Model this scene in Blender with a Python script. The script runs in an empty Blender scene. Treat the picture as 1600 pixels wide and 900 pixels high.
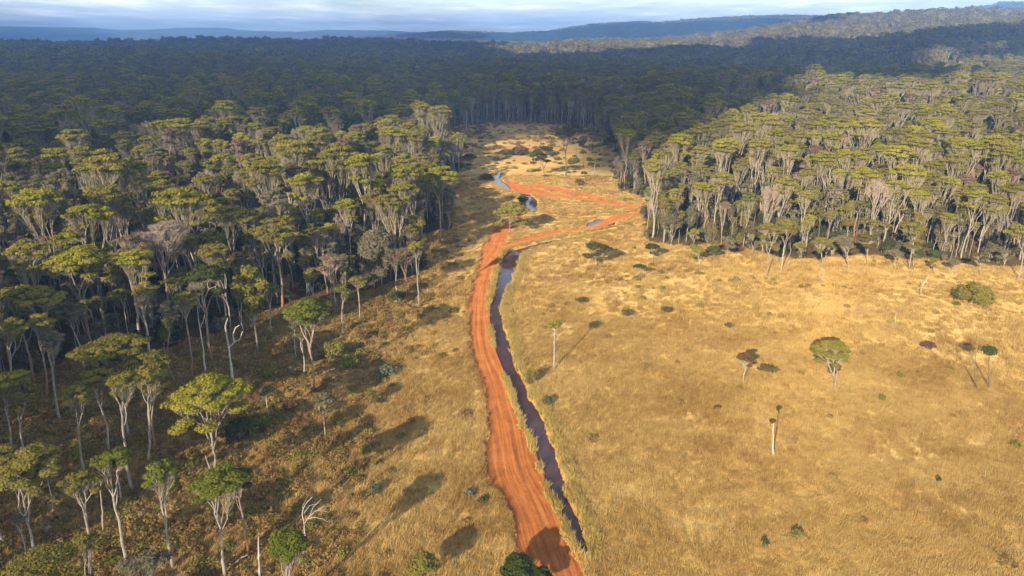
import bpy, math, random
import numpy as np
from math import radians, sin, cos, tan

# ------------------------------------------------------------------ camera, sky, sun, exposure
S = bpy.context.scene
F, HZ, CAMH = 1067.0, 68.0, 60.0
PITCH = math.atan((450 - HZ) / F)
cam_d = bpy.data.cameras.new('camera'); cam = bpy.data.objects.new('camera', cam_d)
S.collection.objects.link(cam); S.camera = cam
cam_d.sensor_width = 36; cam_d.lens = F / 1600 * 36
cam_d.clip_start = 1; cam_d.clip_end = 60000
cam.location = (0, 0, CAMH); cam.rotation_euler = (math.pi / 2 - PITCH, 0, 0)

SUN_AZ, SUN_EL = 26.0, 20.5          # shadows fall towards +Y turned 26 degrees to +X
W = bpy.data.worlds.new('World'); S.world = W; W.use_nodes = True
SKY_STRENGTH = 0.15
SUN_STRENGTH = 5.0
sun_d = bpy.data.lights.new('sun', 'SUN'); sun = bpy.data.objects.new('sun', sun_d)
S.collection.objects.link(sun)
sun_d.energy = SUN_STRENGTH; sun_d.angle = radians(0.5); sun_d.color = (1.0, 0.86, 0.66)
SD = np.array([sin(radians(SUN_AZ)) * cos(radians(SUN_EL)), cos(radians(SUN_AZ)) * cos(radians(SUN_EL)), -sin(radians(SUN_EL))])
from mathutils import Vector
sun.rotation_euler = Vector(SD).to_track_quat('-Z', 'Y').to_euler()
sun.location = (-60, -120, 160)
S.view_settings.view_transform = 'Standard'; S.view_settings.look = 'None'
S.view_settings.gamma = 1.0; S.view_settings.exposure = 0.82
S.render.engine = 'CYCLES'
S.cycles.max_bounces = 5; S.cycles.diffuse_bounces = 3; S.cycles.glossy_bounces = 2
S.cycles.transmission_bounces = 2; S.cycles.volume_bounces = 0; S.cycles.transparent_max_bounces = 4
S.cycles.use_denoising = True
S.cycles.denoising_prefilter = 'ACCURATE'

def nn(nt, t, **kw):
    n = nt.nodes.new(t)
    for k, v in kw.items():
        if k.startswith('i_'):
            n.inputs[k[2:].replace('_', ' ')].default_value = v
        else:
            setattr(n, k, v)
    return n

def ramp(nt, fac, stops, interp='LINEAR'):
    r = nt.nodes.new('ShaderNodeValToRGB'); cr = r.color_ramp; cr.interpolation = interp
    while len(cr.elements) > 1: cr.elements.remove(cr.elements[-1])
    cr.elements[0].position = stops[0][0]; c = stops[0][1]; cr.elements[0].color = (*c, 1) if len(c) == 3 else c
    for p, c in stops[1:]:
        e = cr.elements.new(p); e.color = (*c, 1)
    if fac is not None: nt.links.new(fac, r.inputs[0])
    return r.outputs[0]

def mth(nt, op, a, b=None, c=None, clamp=False):
    n = nt.nodes.new('ShaderNodeMath'); n.operation = op; n.use_clamp = clamp
    for i, v in enumerate((a, b, c)):
        if v is None: continue
        if isinstance(v, (int, float)): n.inputs[i].default_value = v
        else: nt.links.new(v, n.inputs[i])
    return n.outputs[0]

def mixc(nt, fac, a, b, blend='MIX'):
    n = nt.nodes.new('ShaderNodeMix'); n.data_type = 'RGBA'; n.blend_type = blend
    for i, v in ((0, fac), (6, a), (7, b)):
        if isinstance(v, (int, float)): n.inputs[i].default_value = v
        elif isinstance(v, tuple): n.inputs[i].default_value = (*v, 1)
        else: nt.links.new(v, n.inputs[i])
    return n.outputs[2]

def noise(nt, vec, scale, detail=4, rough=0.55, dist=0.0):
    n = nt.nodes.new('ShaderNodeTexNoise'); n.inputs['Scale'].default_value = scale
    n.inputs['Detail'].default_value = detail; n.inputs['Roughness'].default_value = rough
    n.inputs['Distortion'].default_value = dist
    if vec is not None: nt.links.new(vec, n.inputs['Vector'])
    return n.outputs['Fac']

def mapping(nt, vec, scale=(1, 1, 1), rot=(0, 0, 0), loc=(0, 0, 0)):
    n = nt.nodes.new('ShaderNodeMapping'); nt.links.new(vec, n.inputs[0])
    n.inputs['Scale'].default_value = scale; n.inputs['Rotation'].default_value = rot; n.inputs['Location'].default_value = loc
    return n.outputs[0]

nt = W.node_tree; nt.nodes.clear()
sky = nn(nt, 'ShaderNodeTexSky', sky_type='NISHITA', sun_disc=False)
sky.sun_elevation = radians(SUN_EL); sky.sun_rotation = radians(180 + SUN_AZ); sky.altitude = 300
sky.air_density = 1.0; sky.dust_density = 0.6; sky.ozone_density = 1.5
geo = nn(nt, 'ShaderNodeNewGeometry'); sep = nn(nt, 'ShaderNodeSeparateXYZ')
tc = nn(nt, 'ShaderNodeTexCoord')
nt.links.new(tc.outputs['Generated'], sep.inputs[0])
dz = mth(nt, 'ADD', mth(nt, 'MAXIMUM', sep.outputs[2], 0.0), 0.045)
cmb = nn(nt, 'ShaderNodeCombineXYZ')
nt.links.new(mth(nt, 'DIVIDE', sep.outputs[0], dz), cmb.inputs[0])
nt.links.new(mth(nt, 'DIVIDE', sep.outputs[1], dz), cmb.inputs[1])
cl1 = noise(nt, mapping(nt, cmb.outputs[0], (0.30, 0.22, 1), loc=(3.1, 1.7, 0)), 1.0, 7, 0.58, 0.3)
cl2 = noise(nt, mapping(nt, cmb.outputs[0], (1.1, 0.75, 1), loc=(7.3, 0.4, 0)), 1.0, 6, 0.6, 0.2)
cover = ramp(nt, cl1, [(0.36, (0, 0, 0)), (0.56, (1, 1, 1))])
shade = mth(nt, 'ADD', mth(nt, 'MULTIPLY', cl1, 0.55), mth(nt, 'MULTIPLY', cl2, 0.45))
ccol = ramp(nt, shade, [(0.36, (22, 21, 19.5)), (0.43, (17, 16.8, 16)), (0.52, (10.5, 11, 11.4)), (0.64, (7.2, 7.8, 8.6))])
el = ramp(nt, sep.outputs[2], [(0.07, (1, 1, 1)), (0.16, (0.34, 0.34, 0.34)), (0.4, (0.22, 0.22, 0.22))])
skyc = mixc(nt, mth(nt, 'MULTIPLY', mth(nt, 'MULTIPLY', cover, 0.92), el), sky.outputs[0], ccol)
bg = nn(nt, 'ShaderNodeBackground', i_Strength=SKY_STRENGTH)
nt.links.new(skyc, bg.inputs[0])
out = nn(nt, 'ShaderNodeOutputWorld'); nt.links.new(bg.outputs[0], out.inputs[0])

# ------------------------------------------------------------------ pixel -> ground helpers
CP, SP = cos(PITCH), sin(PITCH)
def ray(x, y):
    dx = (x - 800) / F; dy = (450 - y) / F
    return np.array((dx, CP + dy * SP, -SP + dy * CP))
def flat(x, y, z=0.0):
    r = ray(x, y); t = (z - CAMH) / r[2]
    return (r[0] * t, r[1] * t)
def G(*pts): return np.array([flat(*p) for p in pts])

def project(x, y, z):
    f = y * CP - (z - CAMH) * SP; u = y * SP + (z - CAMH) * CP
    f = np.maximum(f, 1e-3)
    return 800 + F * x / f, 450 - F * u / f

# ------------------------------------------------------------------ value noise (numpy)
_rs = np.random.RandomState(5); _tab = _rs.rand(256, 256)
def vnoise(x, y):
    xi = np.floor(x).astype(int); yi = np.floor(y).astype(int); fx = x - xi; fy = y - yi
    fx = fx * fx * (3 - 2 * fx); fy = fy * fy * (3 - 2 * fy)
    a = _tab[xi & 255, yi & 255]; b = _tab[(xi + 1) & 255, yi & 255]
    c = _tab[xi & 255, (yi + 1) & 255]; d = _tab[(xi + 1) & 255, (yi + 1) & 255]
    return (a * (1 - fx) + b * fx) * (1 - fy) + (c * (1 - fx) + d * fx) * fy
def fbm(x, y, o=4):
    s = 0; a = 0.5; n = 0
    for i in range(o):
        s = s + a * vnoise(x * 2 ** i + 17.3 * i, y * 2 ** i + 9.1 * i); n += a; a *= 0.5
    return s / n
def sst(a, b, x):
    t = np.clip((x - a) / (b - a), 0, 1); return t * t * (3 - 2 * t)

# ------------------------------------------------------------------ tracks and creek, traced where they lie on the valley floor
def pair_line(pairs):
    L = G(*[(a[0], a[1]) for a in pairs]); R = G(*[(a[2], a[3]) for a in pairs])
    c = (L + R) / 2; w = np.linalg.norm(L - R, axis=1) / 2
    return np.column_stack([c, w])
def dense(line, step=1.2):
    out = []
    for a, b in zip(line[:-1], line[1:]):
        n = max(1, int(np.linalg.norm(b[:2] - a[:2]) / step))
        for i in range(n): out.append(a + (b - a) * i / n)
    out.append(line[-1]); out = np.array(out)
    k = 3
    pad = np.pad(out, ((k, k), (0, 0)), 'edge')
    sm = sum(pad[i:i + len(out)] for i in range(2 * k + 1)) / (2 * k + 1)
    sm[0] = out[0]; sm[-1] = out[-1]
    return sm
ROAD = dense(pair_line([(870, 1100, 990, 1080), (826, 940, 925, 935), (815, 890, 906, 892), (810, 866, 893, 866), (803, 830, 876, 830), (797, 790, 860, 790),
    (784, 772, 853, 774), (765, 755, 847, 757), (757, 740, 840, 737), (761, 711, 833, 720), (759, 690, 822, 690), (764, 660, 812, 664), (760, 630, 798, 630),
    (755, 603, 789, 600), (744, 578, 781, 576), (738, 555, 771, 555), (733, 520, 762, 520), (731, 480, 760, 480), (739, 445, 764, 445),
    (749, 409, 776, 411), (757, 384, 785, 386), (768, 366, 793, 362), (780, 355, 801, 352), (795, 346, 808, 345), (806, 338, 818, 339), (812, 330, 822, 331)]))
def cw_line(rows):
    return dense(np.array([[*flat(x, y), w] for x, y, w in rows]))
TRACKS = [ROAD,
    cw_line([(776, 388, 1.6), (800, 383, 2.3), (822, 376, 2.4), (847, 367, 2.6), (868, 363, 2.2), (887, 360, 1.7), (932, 355, 1.5), (946, 347, 1.4), (962, 342, 2.8), (975, 338, 2.8), (998, 334, 1.6), (1040, 333, 1.5)]),
    cw_line([(793, 282, 1.2), (806, 289, 2.8), (822, 297, 5.8), (845, 303, 4.0), (887, 308, 2.8), (925, 313, 2.4), (960, 319, 2.8), (1000, 324, 1.8), (1040, 322, 1.5)]),
    cw_line([(835, 288, 2.4), (860, 294, 3.6), (900, 302, 2.4), (940, 309, 1.8), (970, 318, 0.8)]),
    cw_line([(798, 311, 0.9), (812, 306, 0.8)]),
]
CREEK_NEAR = dense(pair_line([(912, 860, 917, 858), (905, 840, 912, 838), (895, 824, 903, 820), (885, 806, 895, 800), (872, 786, 889, 786), (863, 761, 877, 761), (849, 735, 876, 734), (846, 716, 872, 714),
    (843, 704, 866, 706), (840, 690, 852, 690), (836, 674, 852, 673), (816, 654, 845, 657), (811, 641, 844, 645), (812, 626, 825, 630), (805, 603, 822, 607),
    (793, 587, 810, 587), (784, 578, 802, 572), (776, 555, 798, 552), (775, 538, 798, 538), (777, 519, 786, 519), (767, 498, 782, 502), (766, 478, 777, 475),
    (776, 459, 786, 460), (777, 440, 795, 443), (780, 425, 801, 427), (784, 408, 808, 410), (791, 394, 813, 395), (808, 388, 822, 391), (824, 384, 836, 387), (845, 379, 850, 382), (868, 373.5, 871, 377)]), 1.0)
CREEK_MID = cw_line([(868, 375.2, 0.9), (892, 370.5, 0.75), (925, 364, 0.65), (960, 357.5, 0.6)])
POND = cw_line([(930, 355, 2.6), (938, 349, 4.8), (950, 342, 3.0)])
CREEK_FAR = cw_line([(797, 260.5, 0.7), (785, 266, 1.1), (774, 274, 1.4), (777, 279, 1.2), (784, 287, 2.4), (792, 292, 2.6), (806, 298, 1.4), (817, 303, 1.8), (826, 307, 2.0), (833, 313, 1.7), (829, 325, 2.2), (832, 329, 1.6)])
CREEKS = [CREEK_NEAR, CREEK_MID, POND, CREEK_FAR]

def sdf(lines, x, y):
    """signed distance (negative inside) to a set of ribbons; x, y flat arrays"""
    best = np.full(x.shape, 50.0)
    for L in lines:
        lo = L[:, :2].min(0) - 14; hi = L[:, :2].max(0) + 14
        idx = np.where((x > lo[0]) & (x < hi[0]) & (y > lo[1]) & (y < hi[1]))[0]
        if not len(idx): continue
        px = x[idx]; py = y[idx]; b = np.full(px.shape, 50.0)
        for a, c in zip(L[:-1], L[1:]):
            d = c[:2] - a[:2]; q = (d * d).sum() + 1e-9
            near = np.abs(py - (a[1] + c[1]) / 2) < 18 + abs(d[1])
            if not near.any(): continue
            xx = px[near]; yy = py[near]
            t = np.clip(((xx - a[0]) * d[0] + (yy - a[1]) * d[1]) / q, 0, 1)
            dd = np.hypot(xx - a[0] - t * d[0], yy - a[1] - t * d[1]) - (a[2] + (c[2] - a[2]) * t)
            b[near] = np.minimum(b[near], dd)
        best[idx] = np.minimum(best[idx], b)
    return best
def edge_noise(x, y):
    return (fbm(x * 0.9, y * 0.9, 3) - 0.5) * 1.1 + (fbm(x * 0.25 + 40, y * 0.25, 2) - 0.5) * 0.9

# ------------------------------------------------------------------ terrain
AZ = lambda x, y: 800 + F * x / np.maximum(y, 1) * 0.94     # rough picture column of a bearing
def crest(az, tab):
    return np.interp(az, [t[0] for t in tab], [t[1] for t in tab])
def base_h(x, y):
    x = np.asarray(x, float); y = np.asarray(y, float)
    d = np.hypot(x, y)
    z = (fbm(x / 38 + 3, y / 38 + 8, 2) - 0.5) * 1.0 * sst(50, 110, np.abs(x - 12) + np.maximum(y - 300, 0))
    z = z + 5.5 * sst(28, 150, -x) * sst(700, 300, d)
    z = z + 4.0 * sst(90, 240, x) * sst(100, 200, y)
    az = 800 + F * x / np.maximum(y * CP, 1) / 1.0
    az = np.clip(az, -1500, 3500)
    roll = (fbm(x / 420 + 11, y / 420 + 5, 3) - 0.45)
    z = z + 72 * roll * sst(500, 1500, d)
    z = z + 6 * (fbm(x / 120, y / 120, 2) - 0.5) * sst(350, 700, d)
    # forested rise on the right
    up = sst(880, 1900, az)
    z = z + up * (10 * sst(300, 700, d) + 42 * sst(700, 1900, d))
    # ridges: (distance, width, crest height above camera level by bearing)
    def ridge(D, Wd, tab, wob=0.0):
        c = crest(az, tab)
        Dn = D * (1 + wob * (fbm(az / 260.0, az * 0 + D, 2) - 0.5))
        return c * np.exp(-((d - Dn) / Wd) ** 2)
    z1 = ridge(2900, 750, [(-1500, 0), (700, 0), (1000, 15), (1200, 78), (1300, 112), (1400, 120), (1500, 124), (1650, 116), (2200, 105), (3500, 90)], 0.1)
    z2 = ridge(5400, 1300, [(-1500, 30), (0, 36), (400, 48), (560, 76), (640, 95), (700, 118), (800, 104), (860, 118), (930, 165), (975, 176), (1040, 172), (1100, 196), (1200, 214), (1260, 206), (1350, 180), (1500, 170), (3500, 150)], 0.12)
    z3 = ridge(6900, 900, [(-1500, 60), (300, 60), (520, 90), (600, 90), (700, 60), (1300, 90), (1440, 220), (1500, 300), (1560, 338), (1650, 320), (2000, 260), (3500, 220)], 0.05)
    z4 = ridge(9400, 1000, [(-1500, 228), (0, 232), (150, 228), (185, 205), (240, 208), (262, 226), (300, 240), (360, 236), (385, 208), (470, 198), (510, 222), (560, 216), (610, 214), (650, 196), (800, 60), (3500, 60)], 0.03)
    z5 = ridge(7600, 500, [(-1500, 110), (0, 120), (140, 135), (200, 158), (300, 138), (350, 160), (430, 172), (520, 160), (620, 120), (700, 60), (3500, 40)], 0.1)
    zr = np.maximum.reduce([z1, z2, z3, z4, z5]) + 8 * roll * sst(1500, 3000, d)
    return np.maximum(z, zr) + 12 * np.exp(-((z - zr) / 24) ** 2) * sst(1200, 2500, d)
CREEK_Z = -0.4
def ground_h(x, y, sr=None, sc=None):
    z = base_h(x, y)
    if sr is None:
        x = np.asarray(x, float); y = np.asarray(y, float)
        en = edge_noise(x, y); sr = sdf(TRACKS, x, y) + en * 0.7 - 0.2; sc = sdf(CREEKS, x, y) + en * 1.05 - 0.32
    z = z - 0.55 * sst(0.15, -0.75, sr)
    z = z + 0.22 * sst(2.2, 0.9, sr) * sst(-0.1, 0.7, sr)
    return z * sst(-0.6, 0.55, sc) + (1 - sst(-0.6, 0.55, sc)) * (CREEK_Z - 0.25 - 0.5 * sst(0, -1.2, sc))
def at(px, py):
    """the point of the ground seen at a picture position"""
    r = ray(px, py); t = (0 - CAMH) / r[2] if r[2] < -1e-4 else 9000
    lo, hi = 20.0, 14000.0
    ts = np.geomspace(lo, hi, 900); P = r[None] * ts[:, None]; P[:, 2] += CAMH
    below = P[:, 2] < base_h(P[:, 0], P[:, 1])
    if not below.any(): i = len(ts) - 1
    else: i = int(np.argmax(below))
    a, b = ts[max(i - 1, 0)], ts[i]
    for _ in range(18):
        m = (a + b) / 2; q = r * m
        if q[2] + CAMH < float(base_h(q[0], q[1])): b = m
        else: a = m
    q = r * a
    return q[0], q[1], float(base_h(q[0], q[1]))

_O = G((0, 640), (60, 610), (160, 575), (260, 545), (330, 520), (420, 500), (500, 472), (560, 455), (640, 432), (690, 350), (705, 300), (700, 245), (690, 205),
         (760, 192), (860, 194), (930, 200), (985, 222), (985, 250), (972, 275), (1000, 300), (1000, 350), (1010, 374), (1060, 382), (1180, 392), (1250, 405), (1400, 412), (1600, 416), (1900, 420), (2600, 430))
OPEN = np.concatenate([[(-56, -90), (-64, 30), (-72, 66), (-78, 90)], _O, [(420, -90)]])
def inside(poly, x, y):
    c = np.zeros(x.shape, bool); n = len(poly)
    for i in range(n):
        x1, y1 = poly[i]; x2, y2 = poly[(i + 1) % n]
        k = (y1 > y) != (y2 > y)
        if y1 != y2: c ^= k & (x < (x2 - x1) * (y - y1) / (y2 - y1) + x1)
    return c
def in_open(x, y):
    a = np.clip(np.hypot(x, y) / 260, 0.25, 2.4) * 22
    return inside(OPEN, x + (fbm(x / 17 + 31, y / 17 + 7, 3) - 0.5) * a, y + (fbm(x / 17 + 3, y / 17 + 57, 3) - 0.5) * a * 1.2)
# brushy brown hillside left of this line, golden grass to its right
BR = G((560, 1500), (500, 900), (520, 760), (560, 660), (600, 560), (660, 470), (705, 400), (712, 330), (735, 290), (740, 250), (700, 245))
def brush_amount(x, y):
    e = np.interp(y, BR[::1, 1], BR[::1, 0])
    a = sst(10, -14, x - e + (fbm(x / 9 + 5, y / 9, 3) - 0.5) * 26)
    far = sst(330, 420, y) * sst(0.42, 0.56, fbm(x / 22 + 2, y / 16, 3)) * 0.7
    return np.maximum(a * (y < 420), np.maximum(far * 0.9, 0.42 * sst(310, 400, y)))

# ------------------------------------------------------------------ materials
def new_mat(name):
    m = bpy.data.materials.new(name); m.use_nodes = True; m.node_tree.nodes.clear()
    return m, m.node_tree
def finish(nt, shader):
    o = nt.nodes.new('ShaderNodeOutputMaterial'); nt.links.new(shader, o.inputs[0])
def attr(nt, name):
    a = nt.nodes.new('ShaderNodeAttribute'); a.attribute_name = name; return a.outputs['Fac']
def bump(nt, h, strength, dist):
    b = nt.nodes.new('ShaderNodeBump'); b.inputs['Strength'].default_value = strength; b.inputs['Distance'].default_value = dist
    nt.links.new(h, b.inputs['Height']); return b.outputs[0]
def diffuse(nt, col, rough=0.9, normal=None):
    d = nt.nodes.new('ShaderNodeBsdfDiffuse'); d.inputs['Roughness'].default_value = rough
    if isinstance(col, tuple): d.inputs[0].default_value = (*col, 1)
    else: nt.links.new(col, d.inputs[0])
    if normal is not None: nt.links.new(normal, d.inputs['Normal'])
    return d.outputs[0]

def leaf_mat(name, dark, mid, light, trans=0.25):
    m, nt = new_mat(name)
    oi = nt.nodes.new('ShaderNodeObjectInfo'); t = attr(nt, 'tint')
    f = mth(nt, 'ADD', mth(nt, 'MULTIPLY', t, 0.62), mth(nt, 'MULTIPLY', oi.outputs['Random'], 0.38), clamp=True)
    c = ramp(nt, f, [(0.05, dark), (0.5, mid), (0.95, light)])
    d = diffuse(nt, c, 0.6)
    tr = nt.nodes.new('ShaderNodeBsdfTranslucent'); nt.links.new(c, tr.inputs[0])
    mx = nt.nodes.new('ShaderNodeMixShader'); mx.inputs[0].default_value = trans
    nt.links.new(d, mx.inputs[1]); nt.links.new(tr.outputs[0], mx.inputs[2])
    finish(nt, mx.outputs[0]); return m
LEAF = {
    'lime': leaf_mat('leaves_lime', (0.13, 0.128, 0.014), (0.26, 0.235, 0.026), (0.38, 0.33, 0.04)),
    'olive': leaf_mat('leaves_olive', (0.12, 0.105, 0.02), (0.22, 0.185, 0.036), (0.32, 0.265, 0.055)),
    'grey': leaf_mat('leaves_grey_green', (0.10, 0.085, 0.045), (0.17, 0.145, 0.075), (0.24, 0.20, 0.11)),
    'rust': leaf_mat('leaves_rust', (0.13, 0.085, 0.05), (0.22, 0.145, 0.085), (0.30, 0.20, 0.12)),
    'dark': leaf_mat('leaves_dark_green', (0.035, 0.045, 0.014), (0.065, 0.08, 0.022), (0.11, 0.12, 0.035)),
    'green': leaf_mat('leaves_fresh_green', (0.085, 0.10, 0.016), (0.155, 0.165, 0.024), (0.235, 0.235, 0.036)),
    'brown': leaf_mat('leaves_dry_brown', (0.09, 0.045, 0.02), (0.15, 0.075, 0.032), (0.22, 0.12, 0.05)),
    'purple': leaf_mat('leaves_dull_purple', (0.09, 0.045, 0.03), (0.13, 0.07, 0.05), (0.18, 0.10, 0.07)),
    'blue': leaf_mat('leaves_blue_green', (0.10, 0.12, 0.065), (0.16, 0.19, 0.11), (0.26, 0.28, 0.18)),
    'scrub': leaf_mat('leaves_scrub', (0.06, 0.048, 0.02), (0.11, 0.09, 0.032), (0.18, 0.145, 0.05)),
    'under': leaf_mat('leaves_understorey', (0.03, 0.035, 0.012), (0.065, 0.07, 0.022), (0.12, 0.115, 0.035)),
}
def bark_mat(name, base, patch, foot, footh=5.0):
    m, nt = new_mat(name)
    tc = nt.nodes.new('ShaderNodeTexCoord'); oi = nt.nodes.new('ShaderNodeObjectInfo')
    n = noise(nt, mapping(nt, tc.outputs['Object'], (2.5, 2.5, 0.8)), 1.5, 4)
    sp = nt.nodes.new('ShaderNodeSeparateXYZ'); nt.links.new(tc.outputs['Object'], sp.inputs[0])
    c = mixc(nt, ramp(nt, n, [(0.42, (0, 0, 0)), (0.62, (1, 1, 1))]), base, patch)
    h = mth(nt, 'ADD', mth(nt, 'DIVIDE', sp.outputs[2], footh), mth(nt, 'MULTIPLY', n, 0.9))
    c = mixc(nt, ramp(nt, h, [(0.5, (1, 1, 1)), (1.2, (0, 0, 0))]), c, foot)
    c = mixc(nt, 1.0, c, ramp(nt, oi.outputs['Random'], [(0, (0.72, 0.70, 0.68)), (1, (1.1, 1.06, 1.0))]), 'MULTIPLY')
    finish(nt, diffuse(nt, c, 0.8, bump(nt, n, 0.5, 0.05))); return m
BARK = {
    'pale': bark_mat('bark_pale', (0.47, 0.42, 0.35), (0.33, 0.28, 0.22), (0.30, 0.24, 0.18), 3.0),
    'orange': bark_mat('bark_orange', (0.42, 0.35, 0.28), (0.36, 0.25, 0.17), (0.42, 0.18, 0.08), 11.0),
    'brown': bark_mat('bark_brown', (0.25, 0.19, 0.14), (0.18, 0.13, 0.09), (0.14, 0.10, 0.07), 3.0),
    'dead': bark_mat('bark_dead_white', (0.58, 0.54, 0.47), (0.46, 0.41, 0.35), (0.34, 0.27, 0.2), 2.0),
}
def twig_mat(name, a, b):
    m, nt = new_mat(name); oi = nt.nodes.new('ShaderNodeObjectInfo'); t = attr(nt, 'tint')
    f = mth(nt, 'ADD', mth(nt, 'MULTIPLY', t, 0.6), mth(nt, 'MULTIPLY', oi.outputs['Random'], 0.4))
    finish(nt, diffuse(nt, ramp(nt, f, [(0, a), (1, b)]), 0.8)); return m
TWIG = twig_mat('twigs_grey', (0.20, 0.165, 0.09), (0.42, 0.355, 0.22))
TWIG_DEAD = twig_mat('twigs_dry', (0.30, 0.22, 0.16), (0.46, 0.36, 0.27))

# ground
m_ground, nt = new_mat('ground')
tc = nt.nodes.new('ShaderNodeTexCoord'); P = tc.outputs['Object']
big = noise(nt, mapping(nt, P, (0.02, 0.035, 1)), 1.0, 5, 0.6, 0.6)
med = noise(nt, mapping(nt, P, (0.16, 0.22, 1), rot=(0, 0, 0.4)), 1.0, 5, 0.62, 0.8)
fin = noise(nt, mapping(nt, P, (1.3, 1.0, 1)), 1.0, 6, 0.7, 0.5)
fin2 = noise(nt, mapping(nt, P, (4.5, 3.0, 1)), 1.0, 3, 0.6, 0.3)
mixn = mth(nt, 'ADD', mth(nt, 'ADD', mth(nt, 'MULTIPLY', big, 0.35), mth(nt, 'MULTIPLY', med, 0.3)), mth(nt, 'ADD', mth(nt, 'MULTIPLY', fin, 0.25), mth(nt, 'MULTIPLY', fin2, 0.1)))
gold = ramp(nt, mixn, [(0.36, (0.25, 0.13, 0.032)), (0.45, (0.42, 0.25, 0.065)), (0.53, (0.52, 0.345, 0.112)), (0.64, (0.64, 0.47, 0.18))])
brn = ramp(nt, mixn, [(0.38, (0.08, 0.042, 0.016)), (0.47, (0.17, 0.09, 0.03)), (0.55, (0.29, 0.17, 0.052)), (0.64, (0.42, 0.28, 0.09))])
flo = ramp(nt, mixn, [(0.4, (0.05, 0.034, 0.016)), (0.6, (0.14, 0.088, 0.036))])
red = ramp(nt, mth(nt, 'ADD', mth(nt, 'MULTIPLY', med, 0.4), mth(nt, 'MULTIPLY', fin, 0.6)), [(0.35, (0.30, 0.10, 0.03)), (0.6, (0.46, 0.17, 0.05))])
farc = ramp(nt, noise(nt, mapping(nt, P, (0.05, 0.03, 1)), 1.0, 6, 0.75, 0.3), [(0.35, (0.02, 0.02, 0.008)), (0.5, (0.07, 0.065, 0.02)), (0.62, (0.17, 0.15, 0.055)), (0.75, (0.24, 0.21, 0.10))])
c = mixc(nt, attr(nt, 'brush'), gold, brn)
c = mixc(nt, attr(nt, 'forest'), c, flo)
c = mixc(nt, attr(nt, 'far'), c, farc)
c = mixc(nt, attr(nt, 'dirt'), c, red)
bm = mth(nt, 'ADD', mth(nt, 'MULTIPLY', fin, 0.5), mth(nt, 'ADD', mth(nt, 'MULTIPLY', fin2, 0.2), med))
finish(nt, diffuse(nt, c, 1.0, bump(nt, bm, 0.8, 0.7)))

m_track, nt = new_mat('red_dirt')
uv = nt.nodes.new('ShaderNodeUVMap'); uv.uv_map = 'UVMap'
tc = nt.nodes.new('ShaderNodeTexCoord'); P = tc.outputs['Object']
n1 = noise(nt, mapping(nt, uv.outputs[0], (1.3, 0.05, 1)), 1.6, 5, 0.6, 0.6)      # long streaks along the track
n2 = noise(nt, P, 0.35, 5, 0.6); n3 = noise(nt, P, 2.6, 5, 0.7)
f = mth(nt, 'ADD', mth(nt, 'MULTIPLY', n1, 0.45), mth(nt, 'ADD', mth(nt, 'MULTIPLY', n2, 0.3), mth(nt, 'MULTIPLY', n3, 0.25)))
c = ramp(nt, f, [(0.36, (0.21, 0.065, 0.018)), (0.46, (0.32, 0.103, 0.028)), (0.54, (0.41, 0.142, 0.038)), (0.66, (0.51, 0.205, 0.066))])
c = mixc(nt, mth(nt, 'MULTIPLY', attr(nt, 'tread'), 0.22), c, (0.52, 0.20, 0.06))
finish(nt, diffuse(nt, c, 1.0, bump(nt, mth(nt, 'ADD', n3, mth(nt, 'MULTIPLY', n1, 1.2)), 0.8, 0.12)))

m_water, nt = new_mat('creek_water')
tc = nt.nodes.new('ShaderNodeTexCoord'); P = tc.outputs['Object']
b = nt.nodes.new('ShaderNodeBsdfPrincipled')
nt.links.new(ramp(nt, noise(nt, P, 0.3, 4), [(0.3, (0.065, 0.03, 0.03)), (0.7, (0.10, 0.048, 0.042))]), b.inputs['Base Color'])
b.inputs['Roughness'].default_value = 0.06; b.inputs['IOR'].default_value = 1.33
nt.links.new(bump(nt, noise(nt, P, 2.0, 3), 0.12, 0.05), b.inputs['Normal'])
finish(nt, b.outputs[0])

def strand_mat(name, stops, scale=0.05):
    m, nt = new_mat(name)
    oi = nt.nodes.new('ShaderNodeObjectInfo'); g = nt.nodes.new('ShaderNodeNewGeometry'); t = attr(nt, 'tint')
    n = noise(nt, mapping(nt, g.outputs['Position'], (1, 1.4, 0.2)), scale, 4, 0.6, 0.5)
    f = mth(nt, 'ADD', mth(nt, 'ADD', mth(nt, 'MULTIPLY', n, 0.42), mth(nt, 'MULTIPLY', noise(nt, mapping(nt, g.outputs['Position'], (1, 1.5, 0.2), rot=(0, 0, 0.5)), scale * 7, 3, 0.6, 0.8), 0.24)), mth(nt, 'ADD', mth(nt, 'MULTIPLY', oi.outputs['Random'], 0.13), mth(nt, 'MULTIPLY', t, 0.21)))
    c = ramp(nt, f, stops)
    d = diffuse(nt, c, 0.8); tr = nt.nodes.new('ShaderNodeBsdfTranslucent'); nt.links.new(c, tr.inputs[0])
    mx = nt.nodes.new('ShaderNodeMixShader'); mx.inputs[0].default_value = 0.3
    nt.links.new(d, mx.inputs[1]); nt.links.new(tr.outputs[0], mx.inputs[2]); finish(nt, mx.outputs[0]); return m
M_GRASS = strand_mat('dry_grass', [(0.30, (0.29, 0.155, 0.045)), (0.41, (0.42, 0.25, 0.068)), (0.52, (0.59, 0.395, 0.128)), (0.68, (0.72, 0.53, 0.205))])
M_BANKGRASS = strand_mat('bank_grass', [(0.30, (0.34, 0.22, 0.05)), (0.5, (0.56, 0.41, 0.11)), (0.72, (0.70, 0.56, 0.20))])
M_BRUSH = strand_mat('brown_brush', [(0.30, (0.13, 0.07, 0.026)), (0.43, (0.25, 0.145, 0.048)), (0.55, (0.39, 0.25, 0.078)), (0.70, (0.54, 0.385, 0.13))], 0.12)
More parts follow.
